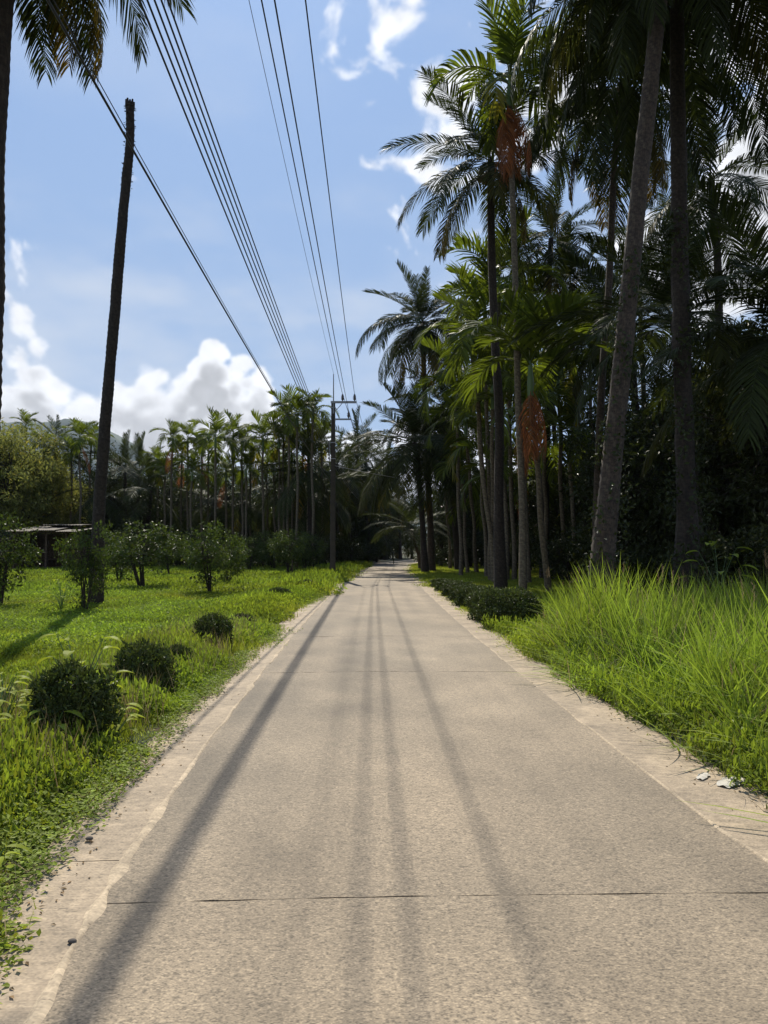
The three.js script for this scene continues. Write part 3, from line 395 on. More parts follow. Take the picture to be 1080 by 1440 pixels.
// ---------------------------------------------------------------- areca and coconut palms behind the meadow
{
  const r = rng(77), row = 'areca palms in the row behind the meadow', A = (x, y, d, s = 0.98, bx = x + (r() - 0.5) * 6) => areca({ b: [bx, d], c: [x, y + 8, d], n: 11, seed: Math.floor(x * 13 + y), near: false, scale: s * (0.7 + 0.25 * r()), rad: 0.085, label: 'slender areca palm in the row behind the meadow', group: row, dead: r() < 0.25 ? 1 : 0 });
  for (const [x, y, d, s] of [[36, 600, 62], [62, 628, 60], [112, 620, 58], [128, 622, 62], [100, 640, 60], [243, 618, 56], [264, 620, 58], [256, 642, 60], [284, 634, 57], [293, 640, 60], [303, 622, 54, 1.3], [328, 612, 57], [340, 626, 56], [351, 640, 60], [318, 668, 58], [346, 662, 55], [370, 626, 55, 1.25], [376, 640, 60], [392, 622, 54], [405, 590, 52, 1.2], [399, 606, 55], [418, 592, 50, 1.2], [433, 598, 54], [440, 582, 50, 1.1], [452, 622, 56], [426, 622, 57], [270, 668, 55], [232, 664, 57], [222, 650, 58], [385, 660, 58], [410, 640, 56]]) A(x, y, d, s);
  const gc = 'coconut palms behind the meadow', C = (x, y, d, n = 17, s = 0.9, tMax = 1) => coconut({ b: [x + (r() - 0.5) * 12, d], c: [x, y, d], n, seed: Math.floor(x * 7 + y), near: false, scale: s, tMax, label: 'coconut palm standing among the areca palms behind the meadow', group: gc, bark: M.darkBark });
  C(79, 618, 70, 13, 0.7, 0.8); C(176, 660, 62, 17, 0.95, 0.75); C(196, 662, 64, 15, 0.9, 0.6); C(212, 690, 58); C(434, 652, 53, 22, 1); C(446, 690, 57, 22, 1.1); C(140, 690, 60); C(340, 700, 60, 18, 0.9); C(300, 705, 62, 18); C(400, 690, 60, 20); 
  const ge = 'palms closing the far end of the road', E = (x, y, d, n = 20, s = 1) => coconut({ b: [x + (r() - 0.5) * 10, d], c: [x, y, d], n, seed: Math.floor(x * 5 + y), near: false, scale: s, label: 'coconut palm closing the far end of the road', group: ge, bark: M.darkBark });
  E(474, 652, 64, 22, 0.85); E(503, 625, 78, 20, 1.1); E(514, 648, 74); E(492, 672, 70, 18); E(530, 690, 84, 22); E(545, 655, 92, 20, 1.1); E(470, 690, 66); E(520, 735, 70, 16, 0.9); E(560, 700, 96, 20); E(628, 690, 84); E(500, 730, 88, 20); E(540, 730, 108, 24, 1.2); E(575, 735, 102, 24, 1.2);
}

// ---------------------------------------------------------------- forest, pale trees, bushes, lime trees, hedges
{
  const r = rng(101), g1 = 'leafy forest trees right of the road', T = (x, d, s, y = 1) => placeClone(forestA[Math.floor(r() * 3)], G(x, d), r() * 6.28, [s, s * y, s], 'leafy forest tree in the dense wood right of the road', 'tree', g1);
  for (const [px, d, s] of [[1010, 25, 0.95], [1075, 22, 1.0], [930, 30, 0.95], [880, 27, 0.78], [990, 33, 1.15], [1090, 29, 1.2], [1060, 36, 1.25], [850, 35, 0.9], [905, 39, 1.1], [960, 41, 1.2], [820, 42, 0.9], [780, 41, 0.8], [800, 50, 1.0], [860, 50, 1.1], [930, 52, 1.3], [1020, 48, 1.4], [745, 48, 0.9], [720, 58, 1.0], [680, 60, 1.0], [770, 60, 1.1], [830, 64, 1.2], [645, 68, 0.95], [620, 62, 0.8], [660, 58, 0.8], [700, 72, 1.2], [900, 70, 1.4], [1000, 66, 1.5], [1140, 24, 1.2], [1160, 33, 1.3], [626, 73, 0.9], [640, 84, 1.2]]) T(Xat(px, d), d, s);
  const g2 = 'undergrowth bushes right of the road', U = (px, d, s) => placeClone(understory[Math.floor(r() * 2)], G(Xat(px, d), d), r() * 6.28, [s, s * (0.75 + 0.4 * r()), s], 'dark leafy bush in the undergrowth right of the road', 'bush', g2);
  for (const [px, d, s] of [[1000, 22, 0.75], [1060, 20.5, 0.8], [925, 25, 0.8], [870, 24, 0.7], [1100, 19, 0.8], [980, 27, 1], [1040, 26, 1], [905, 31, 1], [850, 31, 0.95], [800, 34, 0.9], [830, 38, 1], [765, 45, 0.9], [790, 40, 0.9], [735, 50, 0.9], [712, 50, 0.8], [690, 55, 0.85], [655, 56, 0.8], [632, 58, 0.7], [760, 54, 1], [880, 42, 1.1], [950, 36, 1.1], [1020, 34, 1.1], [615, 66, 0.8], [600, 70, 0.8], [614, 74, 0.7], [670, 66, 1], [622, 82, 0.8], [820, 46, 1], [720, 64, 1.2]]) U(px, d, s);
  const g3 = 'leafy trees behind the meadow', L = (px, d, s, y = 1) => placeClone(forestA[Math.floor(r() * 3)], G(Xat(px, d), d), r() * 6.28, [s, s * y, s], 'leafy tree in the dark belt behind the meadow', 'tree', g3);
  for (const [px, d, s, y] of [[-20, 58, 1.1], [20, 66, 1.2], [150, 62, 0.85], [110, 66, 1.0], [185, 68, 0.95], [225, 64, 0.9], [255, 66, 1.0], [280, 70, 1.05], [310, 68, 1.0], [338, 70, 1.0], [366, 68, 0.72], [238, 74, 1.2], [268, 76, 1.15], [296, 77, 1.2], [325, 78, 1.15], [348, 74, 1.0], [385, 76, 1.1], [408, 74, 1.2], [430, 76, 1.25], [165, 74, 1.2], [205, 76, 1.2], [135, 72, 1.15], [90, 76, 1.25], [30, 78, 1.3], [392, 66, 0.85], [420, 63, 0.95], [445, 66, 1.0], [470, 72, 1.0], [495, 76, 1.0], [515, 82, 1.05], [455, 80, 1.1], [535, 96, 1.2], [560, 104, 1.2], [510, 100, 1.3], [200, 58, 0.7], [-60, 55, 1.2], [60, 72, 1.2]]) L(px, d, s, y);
  const g4 = 'undergrowth bushes behind the meadow', W = (px, d, s) => placeClone(understory[Math.floor(r() * 2)], G(Xat(px, d), d), r() * 6.28, [s, s * (0.8 + 0.35 * r()), s], 'dark leafy bush in the undergrowth behind the meadow', 'bush', g4);
  for (const [px, d, s] of [[150, 54, 0.9], [180, 52, 1], [215, 54, 0.95], [245, 53, 0.9], [270, 55, 1], [300, 54, 0.95], [330, 56, 0.95], [355, 53, 0.9], [380, 55, 1], [408, 53, 1.05], [432, 50, 1], [450, 56, 1], [476, 58, 0.9], [492, 62, 0.8], [508, 66, 0.8], [130, 58, 1], [522, 72, 0.8], [530, 80, 0.9], [480, 66, 1], [100, 60, 1], [60, 58, 1], [-20, 50, 1.1], [520, 90, 1.2], [545, 98, 1.3], [538, 96, 1.1]]) W(px, d, s);
  const g5 = 'feathery pale green trees beside the hut', Q = (px, d, s) => placeClone(paleTrees[Math.floor(r() * 2)], G(Xat(px, d), d), r() * 6.28, s, 'feathery pale green tree towering beside the hut', 'tree', g5);
  for (const [px, d, s] of [[-8, 55, 1.15], [28, 58, 1.2], [58, 60, 1.02], [84, 62, 0.82], [-40, 60, 1.2]]) Q(px, d, s);
  const g6 = 'low fruit trees planted on the meadow', K = (k, px, d, s, label) => placeClone(limes[k], G(Xat(px, d), d), r() * 6.28, s, label, 'tree', g6);
  K(0, 0, 19.3, [0.8, 1.0, 0.8], 'glossy round fruit tree on the meadow in front of the hut side'); K(1, 120, 17.8, [0.56, 0.88, 0.56], 'leafy shrub growing against the foot of the crownless palm trunk');
  K(2, 203, 28, [1.3, 1.02, 1.3], 'fruit tree on the meadow next behind the crownless palm trunk'); K(0, 298, 24.6, [0.95, 0.98, 0.95], 'thin stemmed fruit tree in the open middle of the meadow'); K(1, 322, 31, [0.75, 0.8, 0.75], 'smaller fruit tree just behind the thin stemmed one');
  K(2, 405, 40, [1.0, 1.0, 1.0], 'pale fruit tree on the meadow closest to the power pole'); for (const [px, d, s] of [[168, 34, 0.95], [240, 41, 0.95], [350, 46, 0.9], [432, 47, 1.0], [385, 49, 1.05], [268, 47, 0.95]]) K(Math.floor(r() * 3), px, d, s, 'fruit tree in the back rows along the far meadow edge');
  const g7 = 'clipped dark hedge bushes along the left verge', HL = (k, x, d, s, label) => placeClone(hedges[k], G(x, d), r() * 6.28, s, label, 'hedge', g7);
  HL(0, -2.5, 6.0, [0.76, 0.96, 0.72], 'dark hedge bush overgrown with weeds at the left verge'); HL(1, -2.58, 7.95, [0.76, 0.92, 0.6], 'squared dark hedge bush with dry stalks before it'); HL(0, -2.68, 11.7, [0.76, 0.8, 0.74], 'dark hedge bush on the left verge between two smaller ones');
  HL(0, -2.72, 14.2, [0.55, 0.5, 0.55], 'low hedge bush just beyond the larger dark one'); HL(0, -3.1, 22, [0.8, 0.6, 0.8], 'round low bush alone on the left verge'); HL(0, -2.85, 27.2, [0.8, 0.6, 0.8], 'small low bush on the verge nearest the power pole'); HL(0, -2.62, 9.4, [0.4, 0.55, 0.45], 'thin scraggy hedge bush behind the squared one');
  const g8 = 'clipped hedge along the right lawn', HR = (x, d, s, label, t = 0) => { const c = placeClone(hedges[2], G(x, d), t, s, label, 'hedge', g8); return c; };
  for (const [x, d, sc, label] of [[2.5, 14.9, [0.95, 0.98, 0.95], 'largest clipped hedge bush beside the tall grass'], [2.5, 16.3, [0.85, 0.86, 0.9], 'clipped hedge bush touching the back of the largest one'], [2.6, 18.4, [0.8, 0.72, 0.85], 'clipped hedge bush next after the pair by the grass'], [2.5, 20.3, [0.75, 0.66, 0.85], 'clipped hedge bush in the middle of the lawn row'], [2.55, 22.4, [0.7, 0.6, 0.9], 'clipped hedge bush past the middle of the lawn row'], [2.45, 24.8, [0.72, 0.58, 0.85], 'low clipped hedge bush far along the right lawn'], [2.4, 27.4, [0.65, 0.5, 0.8], 'second last low hedge bush of the lawn row'], [2.35, 30, [0.6, 0.44, 0.7], 'smallest clipped hedge bush at the far end of the row']]) HR(x, d, sc, label, r() * 3);
}

// ---------------------------------------------------------------- grass, weeds and litter
function bladePatch(seed, R, n, h0, h1, w, bend, segs = 2, fan = 0.5) { const r = rng(seed), mb = new MB();
  for (let k = 0; k < n; k++) { const a = r() * 6.2832, q = Math.sqrt(r()) * R, x = Math.cos(a) * q, z = Math.sin(a) * q, b = r() * 6.2832, h = mix(h0, h1, r()), wa = r() * 6.2832, v = 0.65 + 0.65 * r(), y = r() < 0.08 ? 1.22 : 1, col = [v * y, v * (0.6 + 0.4 * y), v]; let c = V(x, -0.01, z), d = V(Math.cos(b) * fan * r(), 1, Math.sin(b) * fan * r()).normalize(), row = null; const wv = V(Math.cos(wa), 0, Math.sin(wa));
    for (let s = 0; s <= segs; s++) { const f = s / segs, ww = w * (0.8 + 0.4 * r()) * (s === segs ? 0 : 1 - 0.45 * f), cur = ww ? [mb.v(c.x - wv.x * ww / 2, c.y, c.z - wv.z * ww / 2, col, 0, f), mb.v(c.x + wv.x * ww / 2, c.y, c.z + wv.z * ww / 2, col, 1, f)] : [mb.v(c.x, c.y, c.z, col, 0.5, f)]; if (row) { mb.t(row[0], row[1], cur[0]); if (cur.length > 1) mb.t(row[1], cur[1], cur[0]); } row = cur; c = c.clone().addScaledVector(d, h / segs); d.add(V(Math.cos(b) * bend, -bend * 0.75 * (0.5 + f), Math.sin(b) * bend)).normalize(); } }
  return mb.geo(false); }
function weedPatch(seed, R, n, h, len, wid) { const r = rng(seed), mb = new MB(); for (let k = 0; k < n; k++) { const a = r() * 6.2832, q = Math.sqrt(r()) * R, v = 0.6 + 0.75 * r(), y = r() < 0.05 ? 1.25 : 1; leaf(mb, V(Math.cos(a) * q, h * Math.pow(r(), 0.8), Math.sin(a) * q), rdir(r).add(V(0, 0.15, 0)).normalize(), V((r() - 0.5) * 1.1, 1, (r() - 0.5) * 1.1).normalize(), len * (0.6 + 0.8 * r()), wid * (0.6 + 0.8 * r()), [v * y, v * (0.6 + 0.4 * y), v]); } return mb.geo(false); }
function stuff(name, geo, mat, list, label, category) { const m = new THREE.InstancedMesh(geo, mat, list.length), q = new THREE.Object3D(), c = new THREE.Color(); list.forEach(([x, y, z, s, sy, a, t, w, tx = 0, tz = 0], i) => { q.position.set(x, y, z); q.rotation.set(tx, a, tz); q.scale.set(s, sy, s); q.updateMatrix(); m.setMatrixAt(i, q.matrix); c.setRGB(t * w, t, t * (2 - w)); m.setColorAt(i, c); }); m.name = name; m.userData = { kind: 'stuff', label, category }; m.castShadow = m.receiveShadow = true; scene.add(m); return m; }
const roadOff = (x, d) => x - cx(d);
function scatter(seed, n, x0, x1, d0, d1, keep, size) { const r = rng(seed), out = []; for (let k = 0; k < n; k++) { const d = mix(d0, d1, r()), x = mix(x0, x1, r()), kp = keep(x, d, r); if (kp <= 0) continue; const [s, sy] = size(x, d, r, kp); const g = fbm2(x * 0.5 + 3, d * 0.5, 3), t = (0.62 + 0.6 * g) * (0.75 + 0.5 * r()); out.push([x, groundY(x, -d), -d, s, sy, r() * 6.28, t, 0.9 + 0.17 * n2(x * 0.35 + 50, d * 0.35)]); } return out; }
{
  const leftEdge = (x, d, soft) => { const o = -roadOff(x, d) - HL_ - LS + 0.06; return o + 0.26 * (fbm2(d * 1.4, 8, 3) - 0.5) * 2 * soft; };
  const grassNear = bladePatch(1, 0.16, 46, 0.06, 0.17, 0.006, 0.35), grassMid = bladePatch(2, 0.42, 90, 0.06, 0.17, 0.012, 0.35), grassFar = bladePatch(3, 0.95, 130, 0.08, 0.2, 0.03, 0.3);
  const weedNear = weedPatch(4, 0.16, 60, 0.13, 0.04, 0.019), weedMid = weedPatch(5, 0.42, 150, 0.13, 0.055, 0.03), weedFar = weedPatch(6, 0.95, 220, 0.15, 0.10, 0.055);
  const lumps = (x, d) => 0.55 + 0.9 * fbm2(x * 0.9 + 12, d * 0.9, 3);
  const keepL = (lim) => (x, d, r) => { const e = leftEdge(x, d, 1); return e > 0 && r() < lim * (0.4 + step(0.05, 0.5, e)) ? e : 0; };
  const szL = (x, d, r, e) => { const verge = 1 + 0.95 * step(0.12, 0.6, e) * step(2.4, 1.0, e); return [0.8 + 0.5 * r(), lumps(x, d) * (0.45 + 0.55 * step(0, 0.45, e)) * verge * (0.75 + 0.5 * r())]; };
  stuff('meadow_grass', grassNear, M.grass, scatter(201, 6000, -8, -1, 1.8, 11, keepL(0.8), szL), 'fine green grass blades on the left verge beside the road', 'grass');
  stuff('meadow_grass_001', grassMid, M.grass, scatter(202, 4200, -21, -1.5, 10, 27, keepL(0.9), szL), 'sunlit short grass on the middle of the left meadow', 'grass');
  stuff('meadow_grass_002', grassFar, M.grass, scatter(203, 4800, -46, -1.8, 25, 66, keepL(1), szL), 'sunlit grass along the far part of the left meadow', 'grass');
  stuff('ground_cover', weedNear, M.cover, scatter(204, 13000, -8, -1, 1.8, 11, (x, d, r) => { const e = leftEdge(x, d, 1); return e > 0 && n2(x * 0.8, d * 0.8 + 4) > 0.3 ? e : 0; }, szL), 'low broad leaved weeds covering the left verge', 'weeds');
  stuff('ground_cover_001', weedMid, M.cover, scatter(205, 9000, -21, -1.5, 10, 27, (x, d, r) => { const e = leftEdge(x, d, 1); return e > 0 && n2(x * 0.6, d * 0.6 + 4) > 0.4 ? e : 0; }, szL), 'low leafy ground cover on the middle of the meadow', 'weeds');
  stuff('ground_cover_002', weedFar, M.cover, scatter(206, 5600, -46, -1.8, 25, 66, keepL(1), szL), 'low leafy ground cover at the far edge of the meadow', 'weeds');
  const rightEdge = (x, d) => roadOff(x, d) - HW - RS + 0.08 + 0.2 * (fbm2(d * 1.3 + 60, 2, 3) - 0.5) * 2;
  const keepR = (x, d, r) => { const e = rightEdge(x, d); return e > 0 && r() < 0.35 + step(0, 0.5, e) ? e : 0; }, szR = (x, d, r, e) => [0.8 + 0.5 * r(), lumps(x, d) * (0.4 + 0.4 * step(0, 0.6, e)) * (0.7 + 0.4 * r())];
  stuff('lawn_grass', grassMid, M.grass, scatter(207, 5200, 1.7, 13, 11, 32, keepR, szR), 'short lawn grass between the right hedge and the palms', 'grass');
  stuff('lawn_grass_001', grassFar, M.grass, scatter(208, 3200, 1.5, 16, 30, 72, keepR, szR), 'short lawn grass under the far palms right of the road', 'grass');
  stuff('verge_grass', grassNear, M.grass, scatter(209, 2600, 1.5, 6, 2.5, 15, keepR, (x, d, r, e) => [0.9, (0.6 + 0.9 * r()) * 0.9]), 'short grass at the foot of the tall roadside grass', 'grass');
  // tall grass right of the road
  const tallA = bladePatch(31, 0.13, 22, 0.45, 1.55, 0.017, 0.06, 5, 0.26), tallB = bladePatch(32, 0.2, 18, 0.4, 1.3, 0.02, 0.24, 5, 0.4);
  const clump = (x, d) => clamp(0.5 + (fbm2(x * 1.1 + 71, d * 0.8 + 3.5, 3) - 0.5) * 1.9, 0, 1);
  const keepT = (x, d, r) => { const e = rightEdge(x, d) - 0.12; if (e <= 0 || d > 15.2 - 0.5 * r()) return 0; const hedge = d > 13.4 && x < 3.1 ? 0 : 1; return hedge && r() < 0.08 + 1.35 * (clump(x, d) - 0.24) ? e : 0; };
  const szT = (x, d, r, e) => { const k = clump(x, d), h = (0.34 + 0.66 * step(0.0, 0.9, e)) * (0.5 + 0.7 * k) * (0.7 + 0.5 * r()) * mix(0.84, 0.62, step(10, 15, d)); return [0.8 + 0.45 * r(), h]; };
  stuff('tall_grass', tallA, M.tall, scatter(211, 2300, 1.8, 10, 3.2, 15, keepT, szT), 'tall sunlit grass crowding the right road edge', 'grass');
  stuff('tall_grass_001', tallB, M.tall, scatter(212, 1700, 1.8, 10, 3.2, 15, keepT, szT), 'arching grass leaves among the tall grass on the right', 'grass');
  stuff('dry_grass', bladePatch(33, 0.25, 9, 0.6, 1.5, 0.006, 0.12, 4, 0.3), M.straw, scatter(213, 700, 1.8, 10, 3.2, 15, keepT, szT), 'thin dry stalks standing in the tall roadside grass', 'grass');
  const sh = new MB(), rs = rng(44); for (let k = 0; k < 5; k++) { const a = rs() * 6.28, b = V(Math.cos(a) * 0.08, 0, Math.sin(a) * 0.08), t = b.clone().add(V(Math.cos(a) * 0.2 * rs(), 1.25 + 0.4 * rs(), Math.sin(a) * 0.2 * rs())), c0 = [0.9, 1, 0.9], w = 0.003, i0 = sh.v(b.x - w, b.y, b.z, c0), i1 = sh.v(b.x + w, b.y, b.z, c0), i2 = sh.v(t.x, t.y, t.z, c0); sh.t(i0, i1, i2); for (let q = 0; q < 14; q++) leaf(sh, b.clone().lerp(t, 0.86 + 0.01 * q), rdir(rs).multiplyScalar(0.6).add(V(0, 1, 0)).normalize(), rdir(rs), 0.035, 0.006, [1.1, 1, 1]); }
  stuff('seed_heads', sh.geo(false), M.straw, scatter(216, 260, 1.8, 10, 3.4, 15, keepT, szT), 'thin seed heads rising out of the tall roadside grass', 'grass');
  stuff('low_weeds', weedNear, M.cover, scatter(217, 2400, 1.6, 6, 3, 15, (x, d, r) => { const e = rightEdge(x, d); return e > 0 && e < 1.2 ? e : 0; }, (x, d, r) => [1.1, 1 + 1.4 * r()]), 'low leafy weeds at the foot of the tall grass', 'weeds');
  stuff('dry_stalks', bladePatch(34, 0.2, 8, 0.25, 0.55, 0.005, 0.12, 3, 0.25), M.straw, scatter(214, 420, -3.6, -2.0, 4.5, 14, (x, d, r) => leftEdge(x, d, 1) > 0.2 ? 1 : 0, () => [1, 1]), 'thin dry stalks before the left hedge bushes', 'grass');
  // dead leaves, bits of straw and runners along both edges of the concrete
  const r = rng(220), lit = [], run = [];
  for (let k = 0; k < 900; k++) { const d = 2 + Math.pow(r(), 1.6) * 16, s = r() < 0.6 ? -1 : 1, o = (s < 0 ? LS + 0.07 : RS) + HW - 0.12 + (r() - 0.55) * 0.3 * (r() < 0.2 ? 1.8 : 1), x = cx(d) + s * o; lit.push([x, -0.009 + 0.004 * r() - (Math.abs(o) > HW + 0.45 ? 0.006 : 0), -d, 0.5 + 0.8 * r(), 0.5 + 0.7 * r(), r() * 6.28, 0.5 + 0.9 * r(), 0.95 + 0.2 * r(), (r() - 0.5) * 0.5, (r() - 0.5) * 0.5]); }
  const lg = new MB(); leaf(lg, V(-0.02, 0, 0), V(1, 0, 0), V(0, 1, 0.1).normalize(), 0.032, 0.011, [1, 1, 1], 0.6);
  stuff('leaf_litter', lg.geo(false), M.litter, lit, 'dry leaf bits strewn along the edges of the concrete', 'litter');
  const tw = bladePatch(41, 0.1, 5, 0.15, 0.3, 0.004, 0.1, 3, 3.5);
  for (let k = 0; k < 150; k++) { const d = 2.2 + Math.pow(r(), 1.5) * 14, s = r() < 0.65 ? -1 : 1, o = (s < 0 ? LS + 0.07 : RS) + HW - 0.05 + (r() - 0.6) * 0.2; run.push([cx(d) + s * o, -0.004, -d, 0.6 + 0.6 * r(), 0.5, r() * 6.28, 0.6 + 0.6 * r(), 1]); }
  stuff('dry_runners', tw, M.straw, run, 'dry grass runners creeping over the concrete edge', 'grass');
  // creeping green runners spilling over the left edge
  const cr = []; for (let k = 0; k < 420; k++) { const d = 2.2 + r() * 13, x = cx(d) - HL_ - LS + 0.02 + 0.22 * (r() - 0.6) - 0.22 * (fbm2(d * 1.4, 8, 3) - 0.5); cr.push([x, 0.0, -d, 0.6 + 0.5 * r(), 0.45, r() * 6.28, 0.7 + 0.5 * r(), 1]); }
  stuff('edge_weeds', weedPatch(7, 0.13, 22, 0.05, 0.04, 0.02), M.cover, cr, 'small green runners spilling onto the left shoulder', 'weeds');
}
// broad leaved plants
function bigLeaf(mb, p, dir, nrm, len, wid, col) {                         // an oval leaf with a midrib fold, curling down to its tip
  const s = dir.clone().cross(nrm).normalize(), prof = [0.06, 0.62, 0.95, 1, 0.8, 0.45, 0.03], c = p.clone(), d = dir.clone(); let last = null;
  prof.forEach((q, k) => { const n = s.clone().cross(d).normalize(), h = wid * 0.5 * q, up = h * 0.35, cur = [mb.v(c.x - s.x * h + n.x * up, c.y - s.y * h + n.y * up, c.z - s.z * h + n.z * up, col, 0, k / 6), mb.v(c.x, c.y, c.z, [col[0] * 1.2, col[1] * 1.15, col[2]], 0.5, k / 6), mb.v(c.x + s.x * h + n.x * up, c.y + s.y * h + n.y * up, c.z + s.z * h + n.z * up, col, 1, k / 6)];
    if (last) for (let i = 0; i < 2; i++) { mb.t(last[i], last[i + 1], cur[i]); mb.t(last[i + 1], cur[i + 1], cur[i]); } last = cur; c.addScaledVector(d, len / 6); d.y -= 0.14; d.normalize(); });
}
function broadPlant(name, label, group, pos, seed, n, h, len, wid) { const r = rng(seed), root = thing(name, label, 'plant', group, pos); const st = new MB(false);
  for (let k = 0; k < n; k++) { const a = k * 2.4 + r() * 0.5, q = 0.35 + 0.65 * (k / n), e = V(Math.cos(a) * h * 0.28 * (1.3 - q * 0.6), h * q, Math.sin(a) * h * 0.28 * (1.3 - q * 0.6)); tube(st, [V(0, 0, 0), V(e.x * 0.3, e.y * 0.6, e.z * 0.3), e], [0.008, 0.006, 0.003], 4, 4); const mb = new MB(), v = 0.8 + 0.6 * r(), o = V(Math.cos(a), 0.35 - 0.5 * r(), Math.sin(a)).normalize(); bigLeaf(mb, e, o, V(-Math.cos(a) * 0.3, 1, -Math.sin(a) * 0.3).normalize(), len * (0.75 + 0.5 * r()), wid * (0.75 + 0.5 * r()), [v * 1.1, v, v]); part('leaf', mb.geo(false), M.cover, root); }
  part('stem', st.geo(true), M.shaft, root); }
{
  const r = rng(301), gl = 'broad leaved weeds on the left verge';
  for (const [x, d, h] of [[-3.05, 6.0, 0.5], [-3.3, 6.4, 0.55], [-2.95, 5.5, 0.42], [-3.2, 5.8, 0.5], [-2.55, 5.75, 0.4], [-3.5, 6.9, 0.5], [-2.25, 6.3, 0.34]]) { const p = G(x, d); broadPlant('weed_plant', 'broad leaved green weed beside the overgrown hedge bush', gl, [p.x, p.y, p.z], Math.floor(r() * 999), 15, h, 0.16, 0.07); }
  for (const [x, d, h] of [[-2.55, 6.25, 0.95]]) { const p = G(x, d); broadPlant('weed_plant', 'weed with bright leaves growing up through the overgrown hedge bush', gl, [p.x, p.y, p.z], 77, 15, h, 0.17, 0.075); }
  for (const [x, d, h] of [[-1.93, 3.75, 0.18], [-2.1, 3.3, 0.2], [-2.35, 3.9, 0.24]]) { const p = G(x, d); broadPlant('weed_plant', 'small weed with curled leaves at the crumbling shoulder edge', gl, [p.x, p.y, p.z], Math.floor(r() * 999), 7, h, 0.12, 0.045); }
  const ps = G(Xat(88, 17.6), 17.6); broadPlant('sapling', 'tiny sapling on the meadow in front of the crownless trunk', null, [ps.x, ps.y, ps.z], 5, 14, 0.9, 0.22, 0.1);
  const pf = G(Xat(1010, 16), 16); broadPlant('shade_plant', 'large leaved plant catching light at the dark forest edge', null, [pf.x, pf.y, pf.z], 6, 16, 1.8, 0.36, 0.17);
}
{ // wooden stake beside the pale fruit tree
  const p = G(Xat(411, 38.5), 38.5), t = thing('wooden_stake', 'thin wooden stake beside the pale fruit tree', 'stake', null, [p.x, p.y, p.z]); part('post', tube(new MB(false), [V(0, -0.1, 0), V(0.02, 0.5, 0), V(0, 0.95, 0.02)], [0.035, 0.033, 0.028], 7, 4, { cap: true }).geo(true), M.plank, t);
}

// ---------------------------------------------------------------- hut
{
  const d = 50, x0 = Xat(30, d), x1 = Xat(126, d), p = G((x0 + x1) / 2, d), h = thing('hut', 'dark open hut with a flat sheet metal roof under the trees', 'hut', null, [p.x, p.y, p.z]), w = (x1 - x0) / 2;
  for (const [x, z] of [[-w + 0.3, 1.6], [0.1, 1.6], [w - 0.9, 1.6], [-w + 0.3, -1.6], [w - 0.9, -1.6]]) part('post', box(new MB(false), x - 0.06, x + 0.06, -0.1, 2.55, z - 0.06, z + 0.06).geo(false), M.plank, h);
  for (let k = 0; k < 14; k++) { const a = -w + 0.3 + k * (2 * w - 1.2) / 14; part('wall_board', box(new MB(false), a, a + (2 * w - 1.2) / 14 - 0.015, 0.0, 2.5, -1.72, -1.69 + 0.01 * (k % 3)).geo(false), M.plank, h); }
  for (let k = 0; k < 10; k++) { const a = -1.6 + k * 0.32; part('wall_board', box(new MB(false), -w + 0.2, -w + 0.23 + 0.008 * (k % 2), 0.0, 2.45, a, a + 0.305).geo(false), M.plank, h); }
  part('shelf', box(new MB(false), -w + 0.6, w - 1.6, 0.7, 0.76, -1.5, -0.6).geo(false), M.plank, h);
  const sheet = (a, b, y, dy, z0, z1) => { const mb = new MB(false), n = 26; for (let k = 0; k <= n; k++) for (const z of [0, 1]) { const t = k / n; mb.v(mix(a, b, t), y + dy * (z ? 1 : 0) + 0.018 * Math.cos(k * Math.PI), z ? z1 : z0, null, t * 2, z); } for (let k = 0; k < n; k++) { const q = k * 2; mb.t(q, q + 2, q + 1); mb.t(q + 2, q + 3, q + 1); } const m = part('roof_sheet', mb.geo(true), M.zinc, h); m.material.side = THREE.DoubleSide; };
  sheet(-w, -0.6, 2.62, 0.42, 2.1, -2.2); sheet(-0.75, 0.9, 2.68, 0.42, 2.15, -2.2); sheet(0.8, w, 2.6, 0.35, 2.1, -2.1); sheet(-1.0, w - 0.6, 3.08, 0.1, -0.2, -2.3);
  part('beam', box(new MB(false), -w + 0.1, w - 0.3, 2.5, 2.6, 1.55, 1.66).geo(false), M.plank, h);
}

